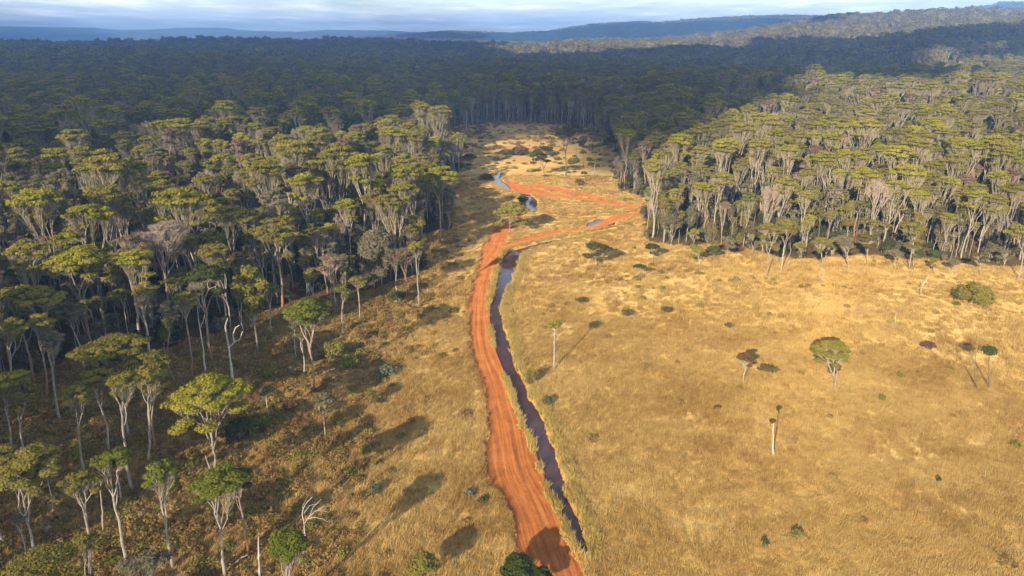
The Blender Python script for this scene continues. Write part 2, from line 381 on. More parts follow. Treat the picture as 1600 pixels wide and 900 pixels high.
m_cloud, nt = new_mat('cloud_white'); tr = nt.nodes.new('ShaderNodeBsdfTranslucent'); tr.inputs[0].default_value = (0.9, 0.9, 0.92, 1)
mx = nt.nodes.new('ShaderNodeMixShader'); mx.inputs[0].default_value = 0.45
nt.links.new(diffuse(nt, (0.88, 0.88, 0.9), 1.0), mx.inputs[1]); nt.links.new(tr.outputs[0], mx.inputs[2]); finish(nt, mx.outputs[0])
m_rock, nt = new_mat('pale_rock')
finish(nt, diffuse(nt, ramp(nt, noise(nt, None, 6, 4), [(0.3, (0.35, 0.34, 0.32)), (0.7, (0.62, 0.61, 0.58))])))

# ------------------------------------------------------------------ mesh helpers
def mk_mesh(name, V, T, mats, mi=None, tint=None, smooth=False):
    V = np.ascontiguousarray(V, np.float32); T = np.ascontiguousarray(T, np.int32)
    me = bpy.data.meshes.new(name); me.vertices.add(len(V)); me.vertices.foreach_set('co', V.ravel())
    k = T.shape[1]; me.loops.add(T.size); me.loops.foreach_set('vertex_index', T.ravel())
    me.polygons.add(len(T)); me.polygons.foreach_set('loop_start', np.arange(0, T.size, k, dtype=np.int32))
    me.update(calc_edges=True)
    for m in mats: me.materials.append(m)
    if mi is not None: me.polygons.foreach_set('material_index', np.ascontiguousarray(mi, np.int32))
    if tint is not None:
        a = me.attributes.new('tint', 'FLOAT', 'POINT'); a.data.foreach_set('value', np.ascontiguousarray(tint, np.float32))
    me.polygons.foreach_set('use_smooth', np.full(len(T), smooth, bool))
    return me
def link(name, me, parent=None):
    o = bpy.data.objects.new(name, me); S.collection.objects.link(o)
    if parent is not None: o.parent = parent
    return o
def tag(o, label=None, cat=None, group=None, kind=None):
    if label: o['label'] = label
    if cat: o['category'] = cat
    if group: o['group'] = group
    if kind: o['kind'] = kind
    return o

class Acc:
    def __init__(s): s.V = []; s.T = []; s.M = []; s.t = []; s.n = 0
    def add(s, V, T, mi=0, tint=0.5):
        s.V.append(V); s.T.append(T + s.n); s.n += len(V); s.M.append(np.full(len(T), mi))
        s.t.append(np.full(len(V), tint) if np.isscalar(tint) else tint)
    def merge(s, o, mi=None):
        if not o.n: return
        s.V += o.V; s.T += [t + s.n for t in o.T]; s.n += o.n
        s.M += o.M if mi is None else [np.full(len(m), mi) for m in o.M]; s.t += o.t
    def mesh(s, name, mats, smooth=False):
        return mk_mesh(name, np.concatenate(s.V), np.concatenate(s.T), mats, np.concatenate(s.M), np.concatenate(s.t), smooth)

def tube(acc, pts, rad, sides=5, mi=0):
    pts = np.asarray(pts, float); n = len(pts)
    d = np.gradient(pts, axis=0); d /= np.linalg.norm(d, axis=1)[:, None] + 1e-9
    up = np.array([0.3, 0.1, 1.0]) if abs(d[0][2]) < 0.8 else np.array([1.0, 0.2, 0])
    a = np.cross(d, up); a /= np.linalg.norm(a, axis=1)[:, None] + 1e-9; b = np.cross(d, a)
    th = np.arange(sides) * 2 * math.pi / sides
    V = pts[:, None] + (a[:, None] * np.cos(th)[None, :, None] + b[:, None] * np.sin(th)[None, :, None]) * np.asarray(rad)[:, None, None]
    V = np.concatenate([V.reshape(-1, 3), pts[-1:]])
    i = np.arange(n - 1)[:, None] * sides; j = np.arange(sides)[None]; k = (j + 1) % sides
    q = np.stack([i + j, i + k, i + sides + k, i + sides + j], -1).reshape(-1, 4)
    T = np.concatenate([q[:, [0, 1, 2]], q[:, [0, 2, 3]], np.stack([(n - 1) * sides + j[0], (n - 1) * sides + k[0], np.full(sides, n * sides)], -1)])
    acc.add(V, T, mi)

def unit(v): return v / (np.linalg.norm(v, axis=-1, keepdims=True) + 1e-9)
def leaves(acc, C, N, size, rs, mi=0, tint=None, jit=0.55, aspect=1.0):
    n = len(C); N = unit(N + rs.normal(0, jit, (n, 3)))
    r = rs.normal(0, 1, (n, 3)); a = unit(np.cross(N, r)); b = np.cross(N, a)
    s = size * rs.uniform(0.6, 1.3, n)[:, None]
    V = np.stack([C + a * s, C - a * s * 0.5 + b * s * 0.85 * aspect, C - a * s * 0.5 - b * s * 0.85 * aspect], 1).reshape(-1, 3)
    T = np.arange(3 * n).reshape(-1, 3)
    if tint is None: tint = rs.rand(n)
    acc.add(V, T, mi, np.repeat(tint, 3))
def twigs(acc, A, B, w, rs, mi=1):
    n = len(A); d = unit(B - A); r = rs.normal(0, 1, (n, 3)); a = unit(np.cross(d, r)) * w
    mid = (A + B) / 2 + rs.normal(0, 0.12, (n, 3)) * np.linalg.norm(B - A, axis=1)[:, None] * 0.5
    V = np.stack([A - a, A + a, mid + a * .8, mid - a * .8, B], 1).reshape(-1, 3)
    k = np.arange(n)[:, None] * 5
    T = np.concatenate([k + [0, 1, 2], k + [0, 2, 3], k + [3, 2, 4]])
    acc.add(V, T, mi, np.repeat(rs.rand(n), 5))

def curve(p, q, rs, sag, n=4):
    t = np.linspace(0, 1, n + 1)[:, None]; L = np.linalg.norm(q - p)
    m = (p + q) / 2 + np.array([0, 0, 1]) * sag * L + rs.normal(0, 0.09, 3) * L
    return (1 - t) ** 2 * p + 2 * t * (1 - t) * m + t * t * q

def make_tree(seed, H, cw, cd, fork=0.6, lean=(0, 0), K=14, nl=150, ls=0.36, style='umbrella', r0=None, ntw=40, sides=6, twig_w=0.035, dense_leaf=1.0):
    """returns trunk, [limbs], crown accumulators; foliage in clumps on a dome at the ends of forking limbs"""
    rs = np.random.RandomState(seed)
    trunk = Acc(); limbs = []; crown = Acc()
    r0 = r0 or max(0.10, H * 0.0125); lean = np.array([lean[0], lean[1], 0.0])
    top = np.array([0, 0, H]) + lean
    fz = H * fork; fp = np.array([0, 0, fz]) + lean * fork ** 1.5 + np.array([*rs.normal(0, 0.012 * H, 2), 0])
    n = 7; t = np.linspace(0, 1, n)[:, None]
    bend = np.array([*rs.normal(0, 0.022 * H, 2), 0])
    pts = fp * t + bend * np.sin(t * math.pi) + np.column_stack([rs.normal(0, 0.004 * H, (n, 2)), np.zeros(n)]) * np.sin(t * math.pi)
    pts[0, 2] -= 0.5
    rad = r0 * (1 - 0.42 * t[:, 0]); rad[0] *= 1.35
    tube(trunk, pts, rad, sides)
    # clump centres
    R = cw / 2; Cs = []
    tries = 0; mind = 1.25 * R / math.sqrt(K)
    while len(Cs) < K and tries < 900:
        tries += 1
        if style in ('umbrella', 'flat', 'dead'):
            a = rs.uniform(0, 2 * math.pi); q = math.sqrt(rs.rand()) * 0.86
            ell = 1 + 0.18 * sin(2 * a + seed)
            z = -cd * (0.08 + 0.62 * q * q) + rs.normal(0, 0.045) * cd
            if rs.rand() < 0.09: z -= cd * rs.uniform(0.3, 0.9)
            c = np.array([cos(a) * q * R * ell, sin(a) * q * R, z])
        elif style == 'round':
            v = unit(rs.normal(0, 1, 3)); v[2] = abs(v[2]) * 1.0 - 0.25
            q = rs.uniform(0.5, 0.85)
            c = np.array([v[0] * R * q, v[1] * R * q, -cd / 2 + v[2] * cd / 2 * q])
        else:   # tall / drooping
            u = rs.rand(); a = rs.uniform(0, 2 * math.pi); w = 0.35 + 0.65 * math.sin(math.pi * min(1, 0.12 + u * 0.85))
            c = np.array([cos(a) * R * w * rs.uniform(0.3, 0.8), sin(a) * R * w * rs.uniform(0.3, 0.8), -cd * (1 - u) * 0.92 - 0.05 * cd])
        c = c + top
        if all(np.linalg.norm((c - o) * (1, 1, 0.6 if style != 'umbrella' else 0.5)) > mind for o in Cs): Cs.append(c)
        if tries % 60 == 0: mind *= 0.88
    Cs = np.array(Cs)
    rc = 1.12 * R / math.sqrt(len(Cs)) * 1.25 if style in ('umbrella', 'flat', 'dead') else 0.5 * (R * R * cd) ** (1 / 3) / len(Cs) ** (1 / 3) * 1.7
    rtip = max(0.026, r0 * 0.155)
    def grow(p, T, acc, depth):
        k = len(T)
        rr = min(r0 * 0.58, rtip * (k ** 0.6) + 0.01)
        if k == 1:
            q = T[0] - np.array([0, 0, rc * 0.25])
            c = curve(p, q, rs, -0.06 if style != 'droop' else 0.12, 4)
            tube(acc, c, np.linspace(rr, rtip * 0.45, len(c)), max(3, sides - 2))
            nt_ = ntw
            A = c[rs.randint(1, len(c), nt_)]
            dd = unit(rs.normal(0, 1, (nt_, 3))); dd[:, 2] = np.abs(dd[:, 2]) * 0.5
            B = T[0] + dd * np.array([rc, rc, rc * 0.5]) * rs.uniform(0.5, 1.05, nt_)[:, None]
            lowt = rs.rand(nt_) < 0.35; B[lowt, 2] -= rs.uniform(0.2, 1.1, lowt.sum()) * rc
            twigs(crown, A, B, twig_w, rs)
            return
        cen = T.mean(0); f = 0.5 if depth else 0.42
        q = p + (cen - p) * f * rs.uniform(0.75, 1.1); q[:2] += rs.normal(0, 0.03 * H * 0.5, 2)
        if q[2] < p[2] + 0.1: q[2] = p[2] + 0.1
        c = curve(p, q, rs, -0.08, 3); tube(acc, c, np.linspace(rr * 1.08, rr * 0.9, len(c)), max(4, sides - 1))
        X = T - T.mean(0); X[:, 2] *= 0.5
        u, s_, vt = np.linalg.svd(X, full_matrices=False); pr = X @ vt[0]
        med = np.median(pr) + rs.normal(0, 0.1) * np.ptp(pr)
        a = pr <= med
        if a.all() or not a.any(): a = np.arange(k) < k // 2
        grow(q, T[a], acc, depth + 1); grow(q, T[~a], acc, depth + 1)
    # primary limbs: by bearing around the fork
    np_ = min(len(Cs), 3 + (len(Cs) > 8) + (len(Cs) > 16))
    an = np.arctan2(Cs[:, 1] - top[1], Cs[:, 0] - top[0]) + rs.uniform(0, 6)
    g = (np.floor((an % (2 * math.pi)) / (2 * math.pi) * np_)).astype(int)
    for i in range(np_):
        T = Cs[g == i]
        if not len(T): continue
        acc = Acc(); j = n - 1 - (i % 3 == 2)
        grow(pts[j].copy(), T, acc, 0); limbs.append(acc)
    if style != 'dead':
        for c in Cs:
            q = rc * rs.uniform(0.8, 1.3)
            v = unit(rs.normal(0, 1, (int(nl * dense_leaf), 3)))
            rr = rs.uniform(0.25, 1.0, len(v)) ** 0.45
            fl = 0.30 if style in ('umbrella', 'flat') else 0.75
            v2 = v.copy(); v2[:, 2] = np.where(v2[:, 2] < 0, v2[:, 2] * 0.3, v2[:, 2])
            Cc = c + v2 * rr[:, None] * np.array([q, q, q * fl])
            if style == 'droop': Cc[:, 2] -= np.abs(rs.normal(0, 0.35, len(v))) * q
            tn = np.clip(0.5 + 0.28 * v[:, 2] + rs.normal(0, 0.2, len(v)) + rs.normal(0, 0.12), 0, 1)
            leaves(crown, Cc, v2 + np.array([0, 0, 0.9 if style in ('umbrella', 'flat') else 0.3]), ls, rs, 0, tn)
    return trunk, limbs, crown

def make_shrub(seed, w, h, nl=260, ls=0.22, ncl=7, twg=10):
    rs = np.random.RandomState(seed); crown = Acc(); stem = Acc()
    for i in range(ncl):
        a = rs.uniform(0, 2 * math.pi); q = math.sqrt(rs.rand()) * w * 0.34
        c = np.array([cos(a) * q, sin(a) * q, h * rs.uniform(0.4, 0.75)])
        r = np.array([w * 0.24, w * 0.24, h * 0.3]) * rs.uniform(0.7, 1.2)
        p = np.array([cos(a) * q * 0.2, sin(a) * q * 0.2, -0.2])
        tube(stem, curve(p, c, rs, 0.0, 3), np.linspace(0.05, 0.02, 4) * max(0.6, min(2.0, h / 1.5)), 4)
        n = nl // ncl; v = unit(rs.normal(0, 1, (n, 3)))
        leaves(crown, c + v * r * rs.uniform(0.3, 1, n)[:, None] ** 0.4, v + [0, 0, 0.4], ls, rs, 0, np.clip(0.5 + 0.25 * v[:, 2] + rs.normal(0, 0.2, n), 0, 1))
        if twg: twigs(crown, np.repeat(c[None], twg, 0) - [0, 0, r[2]], c + unit(rs.normal(0, 1, (twg, 3))) * r * 1.15, 0.02, rs)
    return stem, crown

# ------------------------------------------------------------------ instanced ground cover and far woods (only what nobody could count)
def scatter(name, P, idx, rot, scl, sources, label, cat, tiltx=None):
    col = bpy.data.collections.new(name + '_kinds')
    for i, me in enumerate(sources):
        o = bpy.data.objects.new('%s_kind_%02d' % (name, i), me); col.objects.link(o)
    me = bpy.data.meshes.new(name); P = np.ascontiguousarray(P, np.float32)
    me.vertices.add(len(P)); me.vertices.foreach_set('co', P.ravel())
    for nme, ty, v in (('pick', 'INT', idx), ('spin', 'FLOAT', rot), ('size', 'FLOAT', scl)):
        a = me.attributes.new(nme, ty, 'POINT'); a.data.foreach_set('value', np.ascontiguousarray(v, np.int32 if ty == 'INT' else np.float32))
    o = link(name, me); tag(o, label, cat, kind='stuff')
    ng = bpy.data.node_groups.new(name, 'GeometryNodeTree')
    ng.interface.new_socket('Geometry', in_out='INPUT', socket_type='NodeSocketGeometry')
    ng.interface.new_socket('Geometry', in_out='OUTPUT', socket_type='NodeSocketGeometry')
    N = ng.nodes; L = ng.links
    gi = N.new('NodeGroupInput'); go = N.new('NodeGroupOutput')
    ci = N.new('GeometryNodeCollectionInfo'); ci.inputs['Collection'].default_value = col
    ci.inputs['Separate Children'].default_value = True; ci.inputs['Reset Children'].default_value = True
    ip = N.new('GeometryNodeInstanceOnPoints'); ip.inputs['Pick Instance'].default_value = True
    def at_(nm, ty):
        a = N.new('GeometryNodeInputNamedAttribute'); a.data_type = ty; a.inputs[0].default_value = nm; return a.outputs[0]
    cx = N.new('ShaderNodeCombineXYZ'); L.new(at_('spin', 'FLOAT'), cx.inputs[2])
    L.new(gi.outputs[0], ip.inputs['Points']); L.new(ci.outputs[0], ip.inputs['Instance'])
    L.new(at_('pick', 'INT'), ip.inputs['Instance Index']); L.new(cx.outputs[0], ip.inputs['Rotation'])
    L.new(at_('size', 'FLOAT'), ip.inputs['Scale']); L.new(ip.outputs[0], go.inputs[0])
    md = o.modifiers.new('scatter', 'NODES'); md.node_group = ng
    return o

# ------------------------------------------------------------------ ground sheet
xs_f = np.arange(-16, 62, 0.5)
def geo_out(start, step, limit, ratio):
    v = []; p = start
    while p < limit: step *= ratio; p += step; v.append(p)
    return np.array(v)
xs = np.concatenate([-geo_out(16, 0.6, 16000, 1.045)[::-1], xs_f, geo_out(62, 0.6, 16000, 1.045)])
ys = np.concatenate([-geo_out(0, 20, 900, 1.3)[::-1], np.arange(0, 44, 4.0), np.arange(44, 200, 0.5), np.arange(200, 330, 0.8), geo_out(330, 1.0, 17000, 1.0115)])
X, Y = np.meshgrid(xs, ys); xf = X.ravel(); yf = Y.ravel()
EN = edge_noise(xf, yf); SR = sdf(TRACKS, xf, yf) + EN * 0.7 - 0.2; SC = sdf(CREEKS, xf, yf) + EN * 1.05 - 0.32
Z = ground_h(xf, yf, SR, SC)
opn = in_open(xf, yf).astype(float)
nx, ny = len(xs), len(ys); ii = np.arange(nx * ny).reshape(ny, nx)
Q = np.stack([ii[:-1, :-1], ii[:-1, 1:], ii[1:, 1:], ii[1:, :-1]], -1).reshape(-1, 4)
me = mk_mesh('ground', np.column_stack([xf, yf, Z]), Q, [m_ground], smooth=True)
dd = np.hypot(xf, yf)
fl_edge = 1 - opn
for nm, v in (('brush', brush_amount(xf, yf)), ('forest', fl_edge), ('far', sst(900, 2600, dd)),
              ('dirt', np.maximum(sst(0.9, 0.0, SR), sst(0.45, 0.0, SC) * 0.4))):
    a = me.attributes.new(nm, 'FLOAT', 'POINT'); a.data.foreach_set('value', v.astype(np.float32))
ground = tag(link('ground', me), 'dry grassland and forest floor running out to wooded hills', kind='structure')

# tracks: sheets lying in their shallow cut, with wheel ruts pressed in
def ribbon(L, half_extra, zfun, n=17, uvs=True):
    c = L[:, :2]; d = np.gradient(c, axis=0); d /= np.linalg.norm(d, axis=1)[:, None] + 1e-9
    nrm = np.column_stack([d[:, 1], -d[:, 0]])
    k = 5; pad = np.pad(nrm, ((k, k), (0, 0)), 'edge'); nrm = sum(pad[i:i + len(c)] for i in range(2 * k + 1)); nrm /= np.linalg.norm(nrm, axis=1)[:, None]
    u = np.linspace(-1, 1, n); w = L[:, 2] + half_extra
    PX = c[:, None, 0] + nrm[:, None, 0] * u[None] * w[:, None]; PY = c[:, None, 1] + nrm[:, None, 1] * u[None] * w[:, None]
    off = u[None] * w[:, None]; s = np.concatenate([[0], np.cumsum(np.linalg.norm(np.diff(c, axis=0), axis=1))])
    z, tread = zfun(PX.ravel(), PY.ravel(), off.ravel(), np.repeat(s, n))
    V = np.column_stack([PX.ravel(), PY.ravel(), z]); m = len(c); ii = np.arange(m * n).reshape(m, n)
    Q = np.stack([ii[:-1, :-1], ii[:-1, 1:], ii[1:, 1:], ii[1:, :-1]], -1).reshape(-1, 4)
    return V, Q, np.column_stack([off.ravel(), np.repeat(s, n)]), tread
def add_uv(me, UV):
    l = me.uv_layers.new(name='UVMap'); vi = np.empty(len(me.loops), np.int32); me.loops.foreach_get('vertex_index', vi)
    l.data.foreach_set('uv', UV[vi].astype(np.float32).ravel())
for k, L in enumerate(TRACKS):
    def zf(x, y, off, s, k=k):
        z = base_h(x, y) - 0.16 - 0.012 * k
        wob = (vnoise(s / 14.0, s * 0 + 3.3) - 0.5) * 0.8
        tr = np.zeros(x.shape)
        cen = 0.6 if k == 0 else 0.0
        for o_, a in ((-0.85, 1), (0.85, 1), (-1.9, .45), (2.0, .4)):
            r = np.exp(-((off - cen - o_ - wob) / 0.23) ** 2); z = z - 0.05 * r * a; tr = np.maximum(tr, r * a)
        z = z + 0.05 * np.exp(-((off - cen - wob) / 0.35) ** 2) + (fbm(x * 1.1, y * 1.1, 3) - 0.5) * 0.06
        return z, tr
    V, Q, UV, tr = ribbon(L, 0.7, zf, 41 if k == 0 else 21)
    me = mk_mesh('dirt_track', V, Q, [m_track], smooth=True); add_uv(me, UV)
    a = me.attributes.new('tread', 'FLOAT', 'POINT'); a.data.foreach_set('value', tr.astype(np.float32))
    tag(link('dirt_road' if k == 0 else 'dirt_track', me), ['main red dirt road with wheel ruts running up the valley', 'narrow red side track branching right beside the creek',
        'broad red track crossing behind the far creek bend', 'second strand of red earth above the far track', 'short red crossing by the far creek'][k], kind='structure')
for k, L in enumerate(CREEKS):
    zz = CREEK_Z + [0, -0.01, 0, 0][k]
    V, Q, UV, tr = ribbon(L, 2.2, lambda x, y, o, s: (x * 0 + zz, x * 0), 5)
    me = mk_mesh('creek_water', V, Q, [m_water], smooth=True)
    tag(link('creek_water' if k != 2 else 'pond_water', me), ['still brown creek water beside the red road', 'thin trench of water running right from the creek', 'small blue pond by the side track', 'winding blue far reach of the creek'][k], kind='structure')

# ------------------------------------------------------------------ cloud deck: the clouds whose shade lies on the middle distance
ALT = 950.0
def on_canopy(px, py):
    r = ray(px, py); ts = np.geomspace(60, 16000, 1500); Pq = r[None] * ts[:, None]; Pq[:, 2] += CAMH
    b = Pq[:, 2] < base_h(Pq[:, 0], Pq[:, 1]) + 15
    i = int(np.argmax(b)) if b.any() else len(ts) - 1
    return Pq[i]
def cloud(name, poly_px, label, thick=170, cell=26, soft=55):
    pts = np.array([on_canopy(*p) for p in poly_px])
    t = (ALT - pts[:, 2]) / (-SD[2]); pc = pts[:, :2] - SD[None, :2] * t[:, None]
    lo = pc.min(0) - 200; hi = pc.max(0) + 200
    cell = max(cell, (hi - lo).max() / 260)
    gx = np.arange(lo[0], hi[0], cell); gy = np.arange(lo[1], hi[1], cell); XX, YY = np.meshgrid(gx, gy); x = XX.ravel(); y = YY.ravel()
    ins = inside(pc, x, y)
    d = np.full(x.shape, 1e9)
    for i in range(len(pc)):
        a, b = pc[i], pc[(i + 1) % len(pc)]; e = b - a; q = (e * e).sum() + 1e-9
        tt = np.clip(((x - a[0]) * e[0] + (y - a[1]) * e[1]) / q, 0, 1)
        d = np.minimum(d, np.hypot(x - a[0] - tt * e[0], y - a[1] - tt * e[1]))
    s = np.where(ins, d, -d) + (fbm(x / 120, y / 120, 4) - 0.5) * soft * 4.5
    s = np.minimum(s, (fbm(x / 95 + 20, y / 95 + 60, 3) - 0.34) * 900)
    th = np.sqrt(np.clip(s / 160, 0, 1))
    up = th * thick * (0.35 + 0.9 * fbm(x / 170 + 9, y / 170, 4)); dn = th * thick * 0.25 * (0.5 + fbm(x / 90, y / 90 + 4, 3))
    nx_, ny_ = len(gx), len(gy); ii = np.arange(nx_ * ny_).reshape(ny_, nx_)
    Q = np.stack([ii[:-1, :-1], ii[:-1, 1:], ii[1:, 1:], ii[1:, :-1]], -1).reshape(-1, 4)
    keep = (s[Q] > 0).any(1); Q = Q[keep]
    n = len(x); V = np.concatenate([np.column_stack([x, y, ALT + up]), np.column_stack([x, y, ALT - dn - 0.5])])
    Q = np.concatenate([Q, Q[:, ::-1] + n]); used = np.unique(Q); rm = np.zeros(2 * n, int); rm[used] = np.arange(len(used))
    me = mk_mesh(name, V[used], rm[Q], [m_cloud], smooth=True)
    tag(link(name, me), label, kind='structure')
cloud('cloud', [(-700, 250), (-300, 262), (0, 258), (150, 254), (300, 246), (430, 230), (530, 216), (620, 203), (690, 197), (800, 190), (880, 194), (960, 208), (1040, 200), (1120, 188), (1200, 172), (1280, 158), (1350, 136), (1450, 108), (1600, 88), (1900, 78), (2300, 74),
               (2300, 44), (1900, 50), (1700, 54), (1600, 60), (1400, 70), (1200, 80), (1100, 90), (1000, 94), (900, 98), (760, 97), (770, 82), (740, 72), (600, 68), (300, 76), (-200, 78), (-700, 78)],
      'broad grey cloud whose shade covers the middle forest')
cloud('cloud', [(640, 62), (900, 68), (1090, 62), (1200, 52), (1290, 44), (1290, 37), (1100, 37), (950, 42), (850, 52), (700, 54), (620, 56)],
      'long cloud shading the blue ridge at the horizon', thick=120)

cloud('cloud', [(-700, 74), (-100, 74), (90, 74), (150, 66), (165, 56), (150, 49), (0, 48), (-700, 48)], 'small cloud shading the blue tableland at the far left', thick=120)
# ------------------------------------------------------------------ hand placed trees
def place(bx, by, ty, cxp, cwp):
    x, y, z = at(bx, by); r = ray(cxp, ty); t = y / r[1]
    Ht = CAMH + r[2] * t - z; dx = r[0] * t - x
    dist = math.sqrt(y * y + (CAMH - z - Ht) ** 2)
    fwd = y * CP - (z + Ht - CAMH) * SP
    return (x, y, z), Ht, dx, cwp / F * fwd, fwd
def build_tree(name, cat, label, loc, tr, leafm, barkm, group=None, twm=None, split_limbs=True, rot=0):
    trunk, limbs, crown = tr
    e = bpy.data.objects.new(name, None); S.collection.objects.link(e); e.location = loc; e.rotation_euler = (0, 0, rot); e.empty_display_size = 0.5
    tag(e, label, cat, group)
    if not split_limbs:
        for l in limbs: trunk.merge(l)
    link('trunk', trunk.mesh('trunk', [barkm], True), e)
    if split_limbs:
        for l in limbs: link('limb', l.mesh('limb', [barkm], True), e)
    if crown.n: link('crown', crown.mesh('crown', [leafm, twm or TWIG]), e)
    return e
